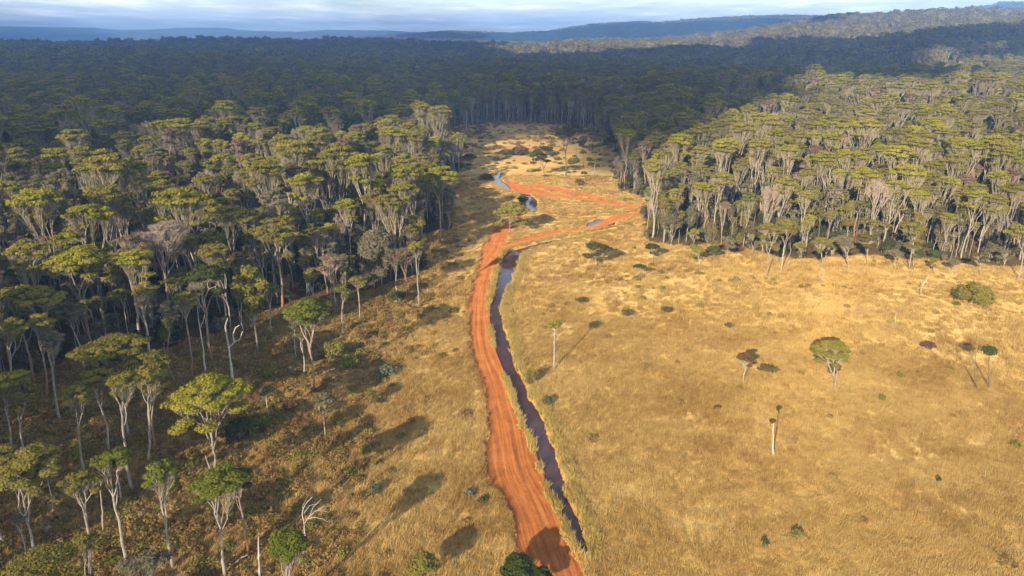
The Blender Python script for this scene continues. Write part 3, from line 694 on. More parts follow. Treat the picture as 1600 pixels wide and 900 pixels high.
TREES = [
 # bx, by, ty, crown x, crown width px, crown depth px, fork frac, style, leaf, bark, K, label
 (52, 869, 706, 40, 96, 60, .42, 'umbrella', 'olive', 'pale', 16, 'wide olive gum tree forking low, beside the lower left corner of the hillside'),
 (140, 900, 741, 119, 46, 26, .66, 'umbrella', 'olive', 'pale', 8, 'slim gum tree with forked white stem and small olive crown, lower left'),
 (161, 832, 745, 153, 16, 8, .86, 'umbrella', 'olive', 'pale', 3, 'bare thin pole of a gum with a tiny tuft, between two slim white gums'),
 (198, 881, 703, 172, 52, 30, .66, 'umbrella', 'green', 'pale', 9, 'tall slim gum with bright green flat crown near the left hillside foot'),
 (190, 787, 712, 184, 26, 16, .75, 'umbrella', 'grey', 'pale', 4, 'thin grey gum stem standing just behind the bright green flat crown'),
 (206, 766, 585, 190, 46, 26, .72, 'umbrella', 'olive', 'pale', 8, 'tallest white straight gum trunk on the left hillside, crown touching the umbrella crowns'),
 (231, 723, 577, 233, 44, 22, .70, 'umbrella', 'olive', 'pale', 7, 'white forked gum with reddish trunk neighbour on the left hillside'),
 (243, 700, 600, 240, 30, 20, .8, 'umbrella', 'olive', 'orange', 4, 'thick reddish gum trunk half hidden behind the white forked gum'),
 (169, 705, 577, 146, 56, 22, .70, 'umbrella', 'olive', 'pale', 8, 'leaning white gum with spread limbs left of the tallest hillside trunk'),
 (132, 740, 602, 114, 36, 26, .62, 'umbrella', 'olive', 'pale', 5, 'sparse narrow white gum with short upright limbs on the dark slope'),
 (37, 711, 592, 32, 46, 40, .50, 'umbrella', 'olive', 'pale', 7, 'open limbed pale gum second from the left picture edge'),
 (17, 703, 581, 10, 52, 26, .58, 'umbrella', 'lime', 'pale', 8, 'yellow green gum cut by the left picture edge, above the wide low fork'),
 (335, 736, 596, 322, 122, 46, .33, 'umbrella', 'lime', 'pale', 26, 'great umbrella shaped gum with fanned pale limbs on the brown hillside'),
 (270, 886, 725, 246, 44, 28, .52, 'umbrella', 'green', 'pale', 7, 'slender gum with green clumps in tiers on a thin stem'),
 (352, 905, 735, 340, 76, 44, .52, 'umbrella', 'green', 'pale', 13, 'bushy green gum with thick white trunk near the bottom edge'),
 (387, 864, 738, 366, 40, 20, .72, 'umbrella', 'dark', 'orange', 6, 'dark green crowned gum with reddish leaning trunk by a broken pole'),
 (420, 655, 606, 416, 20, 10, .85, 'umbrella', 'grey', 'dead', 3, 'short white pole tree with faint tuft right of the great umbrella gum'),
 (508, 682, 617, 506, 30, 18, .62, 'umbrella', 'grey', 'pale', 6, 'small lone sapling with grey bushy head on the golden slope'),
 (490, 610, 472, 479, 76, 26, .45, 'umbrella', 'green', 'orange', 18, 'smooth domed green gum on an orange trunk at the grass edge'),
 (402, 549, 413, 386, 50, 74, .35, 'droop', 'olive', 'pale', 16, 'tall weeping gum with long drooping olive foliage at the forest edge'),
 (442, 480, 338, 428, 66, 50, .52, 'umbrella', 'olive', 'orange', 16, 'olive gum with twin orange red trunks at the forest edge'),
 (525, 478, 398, 519, 38, 18, .55, 'umbrella', 'rust', 'pale', 7, 'brown topped pale gum with funnel of limbs by the forest edge'),
 (537, 522, 447, 534, 20, 14, .7, 'umbrella', 'green', 'pale', 4, 'thin pale stem with two small green tufts near the grass edge'),
 (655, 480, 378, 650, 24, 16, .8, 'umbrella', 'olive', 'pale', 4, 'pole like gum with rounded olive tuft nearest the red road'),
 (636, 462, 384, 630, 44, 26, .35, 'umbrella', 'rust', 'orange', 9, 'low forked orange trunk with dry grey branches near the road'),
 (622, 464, 386, 616, 34, 26, .5, 'umbrella', 'grey', 'pale', 7, 'grey drooping gum left of the low forked orange trunk'),
 (585, 448, 360, 583, 56, 70, .3, 'droop', 'grey', 'pale', 14, 'clump of shaggy grey green gum on several stems'),
 (596, 446, 372, 598, 34, 50, .35, 'droop', 'grey', 'pale', 8, 'smaller shaggy grey gum close behind the shaggy clump'),
 (688, 378, 262, 686, 52, 34, .62, 'umbrella', 'lime', 'orange', 10, 'gum with tall straight orange trunk at the corner of the left forest'),
 (618, 382, 306, 618, 48, 34, .45, 'umbrella', 'lime', 'pale', 9, 'pale forked gum with two lime clumps facing the clearing'),
 (146, 540, 388, 112, 108, 44, .42, 'umbrella', 'lime', 'orange', 22, 'broad lime crowned gum on an orange trunk in the left forest front'),
 (84, 602, 452, 55, 70, 44, .50, 'umbrella', 'olive', 'pale', 13, 'big pale gum with V shaped fork in the dark left forest'),
 (52, 600, 446, 22, 66, 40, .55, 'umbrella', 'olive', 'orange', 12, 'gum with long limb reaching left at the left picture edge'),
 (131, 577, 470, 106, 44, 30, .62, 'umbrella', 'grey', 'pale', 7, 'grey trunked gum between the V forked gum and the broad lime crown'),
 (216, 532, 366, 198, 54, 44, .55, 'umbrella', 'rust', 'pale', 11, 'rusty brown crowned gum with thick pale trunk'),
 (268, 514, 343, 256, 88, 50, .45, 'dead', 'rust', 'orange', 20, 'tall leafless pinkish gum with fine bare twigs above the left forest'),
 (332, 565, 412, 318, 62, 40, .55, 'umbrella', 'dark', 'orange', 11, 'dark green gum on a curved orange trunk by the bare white tree'),
 (334, 433, 318, 330, 72, 40, .45, 'umbrella', 'olive', 'pale', 14, 'strong white limbed gum rising out of the left forest'),
 (200, 680, 530, 172, 98, 30, .5, 'umbrella', 'olive', 'pale', 20, 'flat layered umbrella gum crown over the left hillside trunks'),
 (236, 690, 553, 228, 62, 26, .55, 'umbrella', 'olive', 'pale', 12, 'lower flat crown joined right of the layered umbrella gum'),
 (258, 560, 500, 257, 20, 34, .4, 'droop', 'green', 'pale', 5, 'small green gum sapling under the tall left forest'),
 (93, 657, 520, 78, 34, 24, .66, 'umbrella', 'grey', 'pale', 6, 'tall thin grey stemmed gum left of the leaning white gum'),
 (72, 622, 490, 60, 36, 24, .66, 'umbrella', 'olive', 'orange', 6, 'thin reddish stemmed gum behind the tall thin grey one'),
 (8, 849, 700, 2, 40, 24, .62, 'umbrella', 'olive', 'pale', 6, 'pale stem leaning into the left picture edge beside the wide low fork'),
 (41, 872, 806, 27, 16, 10, .8, 'umbrella', 'grey', 'pale', 3, 'thin dark stem crossing just left of the low forked trunk foot'),
 (82, 800, 738, 74, 18, 10, .8, 'umbrella', 'olive', 'pale', 3, 'very thin sapling between the wide low fork and the slim white gums'),
 (140, 832, 752, 130, 22, 12, .75, 'umbrella', 'grey', 'pale', 4, 'thin grey sapling doubling the slim forked white stem'),
 (463, 560, 503, 458, 14, 10, .75, 'umbrella', 'grey', 'dead', 4, 'thin pale pole sapling left of the smooth domed green gum'),
 (474, 586, 520, 470, 14, 10, .75, 'umbrella', 'grey', 'dead', 4, 'second thin pale pole sapling nearer the domed green gum'),
 (275, 600, 470, 262, 30, 22, .7, 'umbrella', 'grey', 'brown', 6, 'thin brown stemmed gum at the dark edge above the great umbrella gum'),
 (236, 580, 440, 222, 34, 26, .66, 'umbrella', 'olive', 'pale', 7, 'slender pale gum in the dark gap left of the thin brown stemmed one'),
 (300, 590, 455, 290, 34, 24, .68, 'umbrella', 'olive', 'orange', 7, 'slender orange stemmed gum between the thin brown stem and thin bare stem'),
 (382, 520, 430, 376, 26, 22, .6, 'umbrella', 'olive', 'pale', 5, 'slim gum just left of the tall weeping gum'),
 (425, 520, 442, 420, 24, 22, .55, 'umbrella', 'green', 'pale', 5, 'slim green gum between the weeping gum and the twin orange trunks'),
 (490, 500, 420, 486, 26, 20, .6, 'umbrella', 'olive', 'pale', 6, 'slim pale gum left of the brown topped gum at the edge'),
 (562, 500, 430, 558, 22, 16, .7, 'umbrella', 'olive', 'pale', 5, 'thin pale gum at the foot of the shaggy grey clump'),
 (30, 640, 500, 14, 44, 28, .6, 'umbrella', 'olive', 'pale', 9, 'pale gum in deep shade at the left edge under the long limbed one'),
 (912, 262, 214, 911, 16, 14, .6, 'umbrella', 'grey', 'pale', 5, 'pale thin tree at the far side of the clearing'),
 (940, 258, 205, 941, 20, 16, .5, 'umbrella', 'grey', 'pale', 6, 'pale forked tree right of the thin one across the clearing'),
 (900, 244, 196, 899, 20, 16, .5, 'umbrella', 'scrub', 'pale', 6, 'grey topped tree behind the tall dark double stemmed tree'),
 (775, 214, 188, 775, 14, 10, .5, 'umbrella', 'grey', 'pale', 5, 'small grey tree at the far end of the clearing left of middle'),
 (832, 222, 196, 832, 16, 12, .5, 'umbrella', 'scrub', 'pale', 5, 'small dull tree at the far end of the clearing right of middle'),
 (868, 232, 197, 868, 18, 14, .5, 'umbrella', 'scrub', 'pale', 6, 'dull grey tree near the right side of the far clearing'),
 (925, 240, 196, 925, 22, 16, .45, 'umbrella', 'grey', 'pale', 6, 'pale trunked grey tree before the shaded forest right of the clearing'),
 (955, 262, 214, 955, 22, 18, .5, 'umbrella', 'scrub', 'pale', 6, 'pale stem with dull crown between the clearing and the right forest'),
 (702, 232, 205, 702, 20, 14, .5, 'umbrella', 'olive', 'pale', 6, 'small olive tree at the left side of the far clearing'),
 (722, 246, 222, 722, 16, 12, .4, 'umbrella', 'scrub', 'brown', 6, 'low dull tree left of the far clearing pole'),
 (965, 285, 243, 966, 22, 20, .35, 'dead', 'rust', 'pale', 9, 'leafless twiggy tree at the left corner of the right forest'),
 (1530, 478, 444, 1527, 56, 22, .35, 'droop', 'olive', 'brown', 8, 'sprawling dark tree on the right below the forest'),
 (1199, 432, 350, 1203, 40, 26, .55, 'umbrella', 'olive', 'pale', 9, 'slanting pale gum standing out in front of the right forest'),
 (1221, 425, 344, 1228, 38, 24, .6, 'umbrella', 'olive', 'pale', 8, 'straight pale gum just right of the slanting one before the right forest'),
 (1281, 440, 372, 1284, 24, 16, .6, 'umbrella', 'olive', 'pale', 5, 'short pale gum furthest out on the meadow before the right forest'),
 (1590, 436, 350, 1600, 40, 30, .5, 'umbrella', 'olive', 'pale', 9, 'leaning pale gum at the right picture edge before the forest'),
 (1322, 428, 378, 1322, 20, 12, .6, 'umbrella', 'grey', 'pale', 5, 'grey sapling in the grass below the right forest front'),
 (1420, 420, 346, 1428, 36, 26, .5, 'umbrella', 'olive', 'pale', 9, 'sturdy pale gum of the right forest front above the leaning dead sapling'),
 (60, 1010, 868, 58, 100, 44, .5, 'round', 'olive', 'pale', 12, 'olive tree head rising over the bottom left corner'),
 (225, 990, 872, 222, 60, 24, .5, 'umbrella', 'grey', 'dead', 7, 'grey dry gum head with bare sticks cut by the bottom edge'),
 (136, 905, 838, 130, 34, 22, .4, 'umbrella', 'olive', 'pale', 5, 'small olive sapling among slim white stems lower left'),
 (452, 960, 822, 448, 60, 70, .2, 'round', 'green', 'pale', 14, 'rounded bright green tree at the bottom edge left of the road'),
 (660, 918, 866, 660, 46, 44, .2, 'round', 'olive', 'brown', 9, 'low olive bushy tree at the bottom edge between slope and road'),
 (812, 915, 870, 808, 52, 40, .2, 'round', 'dark', 'brown', 14, 'round dark green tree overhanging the bottom of the red road'),
 (845, 920, 888, 842, 38, 30, .2, 'round', 'dark', 'brown', 9, 'lower dark green tree head right of the one over the road'),
 (796, 367, 317, 799, 52, 24, .38, 'umbrella', 'olive', 'pale', 16, 'lone umbrella tree beside the red road at the fork'),
 (1303, 614, 534, 1299, 56, 30, .35, 'umbrella', 'olive', 'pale', 16, 'dark domed tree standing alone in the golden meadow'),
 (930, 418, 381, 931, 38, 16, .35, 'umbrella', 'scrub', 'pale', 8, 'small flat topped tree on the meadow right of the creek'),
 (1091, 416, 385, 1089, 20, 10, .5, 'umbrella', 'olive', 'pale', 5, 'little flat topped sapling before the right forest'),
 (1000, 438, 413, 999, 15, 8, .6, 'umbrella', 'dark', 'brown', 4, 'tiny dark sapling on the meadow below the forest corner'),
 (1021, 410, 381, 1020, 20, 12, .5, 'umbrella', 'dark', 'brown', 5, 'thin dark sapling at the corner of the right forest'),
 (1163, 600, 552, 1164, 24, 18, .5, 'umbrella', 'brown', 'pale', 7, 'small brownish tree on a thin pale stem in the meadow'),
 (1115, 408, 387, 1115, 20, 8, .5, 'umbrella', 'dark', 'brown', 5, 'small sapling beside the fallen brush at the meadow top'),
 (747, 221, 194, 749, 22, 14, .35, 'umbrella', 'scrub', 'brown', 8, 'round dark tree standing in the far clearing'),
 (851, 279, 229, 850, 40, 26, .35, 'umbrella', 'scrub', 'brown', 16, 'ragged grey brown tree in the far pale meadow'),
 (884, 275, 198, 884, 30, 24, .45, 'umbrella', 'scrub', 'brown', 10, 'tall dark double stemmed tree in the far clearing'),
 (735, 262, 240, 733, 22, 12, .3, 'umbrella', 'dark', 'brown', 6, 'small dark tree at the left of the far creek'),
 (820, 320, 305, 818, 18, 14, .2, 'round', 'dark', 'brown', 7, 'squat dark bush tree inside the far creek bend'),
]
_r = np.random.RandomState(4)
_N = ['first', 'second', 'third', 'fourth', 'fifth', 'sixth', 'seventh', 'eighth', 'ninth', 'tenth', 'eleventh', 'twelfth', 'thirteenth', 'fourteenth', 'fifteenth', 'sixteenth']
for i in range(16):      # saplings thinning out from the right-hand forest into the meadow
    sx = 1040 + i * 35 + _r.uniform(-10, 10); sy = np.interp(sx, [1000, 1180, 1400, 1600], [378, 397, 417, 421]) + _r.uniform(0, 13); h_ = _r.uniform(22, 52)
    TREES.append((sx, sy, sy - h_, sx + _r.uniform(-3, 3), h_ * _r.uniform(.4, .65), h_ * .35, _r.uniform(.35, .6), 'umbrella', ['grey', 'olive', 'olive', 'grey', 'scrub'][i % 5], 'pale', 6,
                  'small gum sapling at the meadow edge of the right forest, %s from the left' % _N[i]))
for i, (bx, by, ty, cxp, cwp, cdp, fk, st, lf, bk, K, lab) in enumerate(TREES):
    loc, Ht, dx, cw_, fwd = place(bx, by, ty, cxp, cwp)
    cd_ = cdp / F * fwd
    px = fwd / 683.0                       # metres per rendered pixel
    ls = max(0.15, min(0.45, px * 1.5)) * (0.85 if st == 'round' else 1)
    area = cw_ * cw_ * 0.8
    nl = int(np.clip(area / (ls * ls * 0.8) * 3.3 / K, 45, 480)) if st in ('umbrella', 'dead') else int(np.clip(cw_ * cd_ * 3.0 / (ls * ls) * 2.4 / K, 40, 420))
    K = int(K * 1.4) + 1; fk *= 0.92
    tr = make_tree(100 + i, Ht, cw_, cd_, fk, (dx, 0), K, nl, ls, st, None, 60 if st != 'dead' else 130, 7, 0.03 if fwd < 130 else 0.045)
    name = 'gum_tree' if (st != 'round' and lf != 'dark' and st != 'dead') else ('dry_gum_tree' if st == 'dead' else 'bushy_tree')
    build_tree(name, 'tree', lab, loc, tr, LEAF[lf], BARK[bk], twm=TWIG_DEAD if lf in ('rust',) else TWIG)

# bare and dead stems
def dead_tree(name, label, bx, by, polys, r, cat='dead tree', bark='dead'):
    """polys: picture points of stem and branches, all standing in the plane of the base"""
    x, y, z = at(bx, by)
    e = bpy.data.objects.new(name, None); S.collection.objects.link(e); e.location = (x, y, z); tag(e, label, cat)
    rs = np.random.RandomState(int(bx))
    for k, (rr, pl) in enumerate(polys):
        P3 = []
        for j, (u, v) in enumerate(pl):
            q = ray(u, v); yy = y + (0 if k == 0 else rs.uniform(-0.5, 0.5) * j * 0.4); t = yy / q[1]
            P3.append((q[0] * t - x, yy - y, CAMH + q[2] * t - z))
        P3 = np.array(P3)
        if k == 0: P3[0, 2] = -0.3
        t0 = np.linspace(0, 1, len(P3)); t1 = np.linspace(0, 1, len(P3) * 3)
        P3 = np.column_stack([np.interp(t1, t0, P3[:, c]) for c in range(3)]); P3[1:-1] += rs.normal(0, 0.025, P3[1:-1].shape)
        a = Acc(); tube(a, P3, np.linspace(r * rr, r * rr * 0.45, len(P3)), 6)
        link('trunk' if k == 0 else 'branch', a.mesh('stem', [BARK[bark]], True), e)
    return e
dead_tree('dead_tree', 'bare white dead tree with two hooked arms on the left slope', 363, 598, [(1, [(363, 598), (361, 572), (358, 543)]), (.75, [(358, 543), (354, 525), (352, 508), (356, 497)]),
    (.6, [(358, 543), (366, 535), (375, 530), (379, 518)]), (.45, [(366, 535), (364, 522), (368, 512), (374, 508)])], 0.30)
dead_tree('dead_tree', 'thin bare white stem beside the curved orange trunk', 321, 583, [(1, [(321, 583), (318, 550), (313, 515)]), (.8, [(313, 515), (310, 498), (308, 479)]), (.5, [(313, 513), (318, 500), (319, 492)])], 0.18)
dead_tree('dead_tree', 'leafless pale tree with windswept branches near the bottom edge', 477, 863, [(1, [(477, 863), (477, 840), (475, 818)]), (.6, [(475, 818), (472, 800), (478, 786), (488, 776)]), (.55, [(475, 818), (484, 806), (494, 798), (508, 790)]),
    (.4, [(478, 812), (490, 808), (503, 810), (513, 816)]), (.35, [(484, 806), (490, 792), (502, 780)]), (.3, [(475, 802), (484, 790), (498, 786)]), (.3, [(494, 798), (504, 797), (514, 801)]), (.3, [(473, 798), (474, 788), (482, 774)])], 0.13)
dead_tree('dead_pole', 'snapped bare pole sticking up at the bottom left', 406, 905, [(1, [(406, 905), (404, 872)]), (.7, [(404, 873), (404, 838)]), (.35, [(404, 870), (407, 866)])], 0.17)
dead_tree('fallen_branch', 'pale fallen branch lying on the brown slope by the snapped pole', 362, 882, [(1, [(362, 882), (375, 872), (388, 867)])], 0.07, 'branch')
dead_tree('dead_pole', 'thin bare grey pole left of the bushy green gum', 330, 745, [(1, [(330, 745), (326, 728), (321, 712)])], 0.09)
dead_tree('dead_pole', 'slim bare pole at the far end of the clearing', 729, 206, [(1, [(729, 206), (729, 190), (728, 172)])], 0.35)
dead_tree('dead_pole', 'bare pole standing in the far pale meadow', 929, 274, [(1, [(929, 274), (929, 262), (930, 252)])], 0.28)
dead_tree('dead_pole', 'short bare stick standing in the middle of the meadow', 1398, 510, [(1, [(1398, 510), (1399, 500), (1400, 488)])], 0.10)
dead_tree('dead_tree', 'pale leaning dead sapling before the right forest', 1437, 460, [(1, [(1437, 460), (1441, 447)]), (.6, [(1441, 447), (1448, 437), (1452, 428)]), (.5, [(1441, 447), (1439, 436)])], 0.16)
dead_tree('forked_sapling', 'dark forked sapling with bare twigs at the right of the meadow', 1526, 606, [(1, [(1526, 606), (1524, 585), (1523, 568)]), (.6, [(1523, 568), (1517, 556), (1510, 552)]), (.5, [(1523, 568), (1524, 556), (1526, 549)]), (.3, [(1519, 560), (1520, 550)])], 0.14, 'sapling', 'brown')

# pole tree by the creek, tiny tuft
def pole_tree(bx, by, ty, tuft_px, leaf, label, th=9):
    loc, Ht, dx, cw_, fwd = place(bx, by, ty, bx, tuft_px)
    rs = np.random.RandomState(int(bx)); tk = Acc(); cr = Acc(); lb = Acc()
    top = np.array([dx, 0, Ht])
    n = 9; t = np.linspace(0, 1, n)[:, None]
    pts = top * 0.97 * t + np.column_stack([rs.normal(0, 0.03, (n, 2)), np.zeros(n)]); pts[0, 2] = -0.3
    tube(tk, pts, np.linspace(0.04 + Ht * 0.013, 0.03 + Ht * 0.005, n), 7)
    for i in range(9):
        v = unit(rs.normal(0, 1, 3)) * cw_ * 0.32; v[2] = abs(v[2]) * 0.5; c = top + v - [0, 0, cw_ * 0.12]
        tube(lb, curve(pts[-2], c, rs, -0.05, 3), [0.05, 0.04, 0.03, 0.015], 4)
        q = unit(rs.normal(0, 1, (90, 3))); leaves(cr, c + q * cw_ * 0.24 * np.array([1, 1, 0.6]), q + [0, 0, .5], 0.16, rs, 0)
        twigs(cr, np.repeat(c[None], 14, 0), c + unit(rs.normal(0, 1, (14, 3))) * cw_ * 0.26, 0.02, rs)
    e = build_tree('pole_tree', 'tree', label, loc, (tk, [lb], cr), LEAF[leaf], BARK['brown' if leaf == 'dark' else 'dead'])
pole_tree(866, 577, 505, 22, 'lime', 'straight white pole tree with a small tuft casting a long shadow beside the creek')
pole_tree(1208, 713, 657, 11, 'brown', 'short white pole with a small brown ball of leaves in the lower meadow')
pole_tree(1545, 606, 545, 26, 'dark', 'thin leaning stem with dark flat tuft at the right of the meadow')

# shrubs standing alone
SHRUBS = [ # px, py(base), width px, height px, leaf, label
 (1377, 626, 16, 12, 'green', 'small dark green shrub between the domed tree and the forked sapling'),
 (1405, 590, 13, 10, 'green', 'tiny green shrub up the meadow from the small dark green one'),
 (1450, 543, 27, 12, 'purple', 'low purple brown shrub in the right meadow'),
 (1137, 512, 12, 10, 'purple', 'small reddish brown shrub in the middle of the meadow'),
 (1198, 582, 34, 14, 'scrub', 'spreading dark shrub beside the small brownish tree'),
 (982, 492, 28, 9, 'scrub', 'flat olive green shrub above the pole tree shadow'),
 (1042, 486, 26, 9, 'scrub', 'faint dark low shrub to the right of the flat olive one'),
 (908, 472, 24, 8, 'scrub', 'low dark shrub near the creek below the flat topped tree'),
 (1300, 582, 28, 16, 'purple', 'dark purple shrub at the foot of the domed meadow tree'),
 (1143, 392, 42, 13, 'purple', 'heap of fallen purple brown brush by the right forest'),
 (829, 600, 26, 34, 'olive', 'green and brown bush on the right bank of the creek'),
 (857, 632, 26, 18, 'scrub', 'low dark tufted bush just right of the creek bend'),
 (1194, 852, 15, 14, 'dark', 'small dark bush near the bottom of the meadow'),
 (1243, 840, 22, 16, 'olive', 'faint green bush up and right of the small dark one'),
 (1466, 752, 9, 10, 'dark', 'tiny dark weed in the lower right meadow'),
 (627, 684, 18, 12, 'green', 'small fresh green shrub in the golden slope'),
 (603, 588, 38, 22, 'blue', 'blue green prickly clump on the golden slope'),
 (588, 770, 24, 24, 'blue', 'pale blue green clump on the lower slope among brown shade'),
 (735, 775, 22, 16, 'blue', 'grey green clump close to the left verge of the road'),
 (755, 785, 18, 14, 'dark', 'dark little bush at the left verge of the road'),
 (642, 660, 16, 12, 'brown', 'brown shrub uphill of the small fresh green one'),
 (400, 675, 60, 34, 'green', 'bright green bush thicket right of the great umbrella gum'),
 (370, 690, 60, 50, 'dark', 'dark green bush behind the great umbrella gum'),
 (420, 590, 50, 30, 'olive', 'olive bush on the brushy slope right of the bare white tree'),
 (520, 560, 50, 34, 'olive', 'olive bush behind the smooth domed green gum'),
 (545, 575, 44, 24, 'green', 'green bush right of the orange trunk of the domed gum'),
 (455, 640, 36, 20, 'brown', 'brown bush on the slope above the lone sapling'),
 (620, 470, 40, 18, 'dark', 'dark bush at the foot of the low forked orange trunk'),
 (801, 243, 18, 14, 'dark', 'dark bush in the middle of the far clearing'),
 (812, 243, 30, 18, 'purple', 'purple brown bush next to the dark one in the far clearing'),
 (758, 282, 28, 12, 'scrub', 'low dark bush left of the far creek bend'),
 (1120, 640, 12, 8, 'brown', 'small brown tuft in the left part of the meadow'),
 (905, 290, 18, 14, 'brown', 'brown bush among dead stems of the far clearing'),
 (965, 268, 24, 26, 'brown', 'twiggy brown bush at the left foot of the right forest'),
]
for i, (bx, by, wp, hp, lf, lab) in enumerate(SHRUBS):
    x, y, z = at(bx, by); fwd = math.hypot(y, CAMH); w_ = wp / F * fwd * 0.85; h_ = max(0.5, hp / F * fwd * 0.8)
    ls = max(0.10, min(0.4, fwd / 683 * 1.3)) 
    nl = int(np.clip(w_ * w_ * 2.2 / (ls * ls) * 1.0, 80, 1600))
    st_, cr_ = make_shrub(700 + i, w_, h_, nl, ls, 6 + int(w_ * 1.5), 34)
    build_tree('shrub' if lf != 'blue' else 'prickly_shrub', 'shrub', lab, (x, y, z), (st_, [], cr_), LEAF[lf], BARK['brown'])
for px_, py_, s_, lab in ((453, 577, 0.55, 'pale rock lying on the slope left of the domed green gum'), (75, 828, 0.5, 'white rock on the dark slope right of the wide low forked gum')):
    x, y, z = at(px_, py_); rs = np.random.RandomState(int(px_)); import bmesh
    bm = bmesh.new(); bmesh.ops.create_icosphere(bm, subdivisions=2, radius=s_)
    for v in bm.verts: v.co *= 1 + rs.uniform(-0.18, 0.18); v.co.z *= 0.7; v.co.x *= 1.4
    me = bpy.data.meshes.new('rock'); bm.to_mesh(me); bm.free(); me.materials.append(m_rock)
    o = link('rock', me); o.location = (x, y, z + s_ * 0.3); tag(o, lab, 'rock')

# ------------------------------------------------------------------ the forest
rs = np.random.RandomState(77)
LEAFMIX = [('olive', 'umbrella'), ('lime', 'umbrella'), ('olive', 'umbrella'), ('grey', 'umbrella'), ('lime', 'umbrella'), ('grey', 'droop'), ('rust', 'umbrella'), ('olive', 'umbrella'), ('lime', 'umbrella'), ('rust', 'dead'),
           ('olive', 'droop'), ('grey', 'umbrella'), ('olive', 'umbrella'), ('green', 'umbrella')]
DESC = {'olive': 'olive', 'lime': 'yellow green', 'grey': 'grey green', 'rust': 'rusty brown', 'green': 'fresh green'}
near_kinds = []; mid_kinds = []
for i, (lf, st) in enumerate(LEAFMIX):
    H_ = [21, 23, 19, 18, 22, 17, 20, 22, 20, 19, 17, 20, 24, 18][i]; cw_ = [6.2, 8.0, 5.6, 5.4, 6.8, 4.4, 5.6, 7.2, 5.2, 6.4, 4.2, 5.6, 8.2, 5.2][i]
    cd_ = {'umbrella': [3.4, 4.4, 3.0, 4.0][i % 4], 'droop': 9.0, 'dead': 6}[st]; fk = [.44, .40, .48, .38, .45, .34, .40, .35, .46, .36, .38, .42, .38, .46][i]
    tr = make_tree(300 + i, H_, cw_, cd_, fk, (rs.normal(0, .8), rs.normal(0, .8)), 18 if st != 'droop' else 13, 105, 0.31, st, H_ * 0.0105, 44, 5, 0.04)
    bk = BARK['orange' if i % 5 == 1 else 'pale']
    near_kinds.append((tr, lf, st, bk))
    a = Acc()
    for l in tr[1]: tr[0].merge(l)
    a.merge(tr[0], 2); a.merge(tr[2])
    mid_kinds.append(a.mesh('forest_tree_mid_%d' % i, [LEAF[lf], TWIG_DEAD if lf == 'rust' else TWIG, bk]))
far_kinds = []
for i, (lf, st) in enumerate([LEAFMIX[k] for k in (0, 3, 1, 3, 9, 5, 12, 11, 10)]):
    tr = make_tree(400 + i, 19 + i % 3, 7.5 + i % 3, 4.2, .38, (0, 0), 8, 14, 0.85, st, 0.40, 20, 3, 0.17)
    a = Acc()
    for l in tr[1]: tr[0].merge(l)
    a.merge(tr[0], 2); a.merge(tr[2])
    far_kinds.append(a.mesh('forest_tree_far_%d' % i, [LEAF[lf], TWIG, BARK['dead' if i % 2 else 'pale']]))
# very far: patches of crowns
patch_kinds = []
for i in range(5):
    a = Acc(); r2 = np.random.RandomState(900 + i)
    for k in range(14):
        c = np.array([*r2.uniform(-20, 20, 2), r2.uniform(9, 15)]); R = r2.uniform(4, 7)
        v = unit(r2.normal(0, 1, (16, 3))); v[:, 2] = np.abs(v[:, 2])
        leaves(a, c + v * [R, R, R * .6], v + [0, 0, .5], 2.2, r2, 0, None, .3)
        tube(a, [(c[0], c[1], -3), (c[0], c[1], c[2])], [0.4, 0.3], 3, 1)
    patch_kinds.append(a.mesh('forest_patch_%d' % i, [LEAF[['olive', 'grey', 'olive', 'lime', 'grey'][i]], BARK['pale']]))

def jitter_grid(x0, x1, y0, y1, s, rs):
    gx = np.arange(x0, x1, s); gy = np.arange(y0, y1, s); a, b = np.meshgrid(gx, gy); a = a + (np.arange(len(gy)) % 2)[:, None] * s * .5
    x = a.ravel() + rs.uniform(-.46, .46, a.size) * s; y = b.ravel() + rs.uniform(-.46, .46, a.size) * s
    return x, y
px, py = jitter_grid(-620, 620, -80, 560, 5.3, rs)
k = (np.abs(px) < 0.82 * np.abs(py) + 75) & ((px < 0) | (py > 100)) & ~in_open(px, py) & (np.hypot(px, py) < 560); px = px[k]; py = py[k]
# ragged edge and glades
gl = fbm(px / 26 + 8, py / 26, 3); d_in = np.ones(len(px), bool)
k = gl > 0.34; px = px[k]; py = py[k]
hero_xy = np.array([at(t[0], t[1])[:2] for t in TREES])
k = np.array([np.hypot(hero_xy[:, 0] - a, hero_xy[:, 1] - b).min() > 3.2 for a, b in zip(px, py)]); px = px[k]; py = py[k]
pz = base_h(px, py); dist = np.hypot(px, py)
u, v = project(px, py, pz + 17)
vis = (u > -10) & (u < 1610) & (v < 905)
order = np.argsort(dist + (~vis) * 1e5); NIND = 300 - len(TREES)
ind = order[:NIND]; rest = np.setdiff1d(np.arange(len(px)), ind)
kind = rs.randint(0, len(LEAFMIX), len(px))
lefts = px < 10
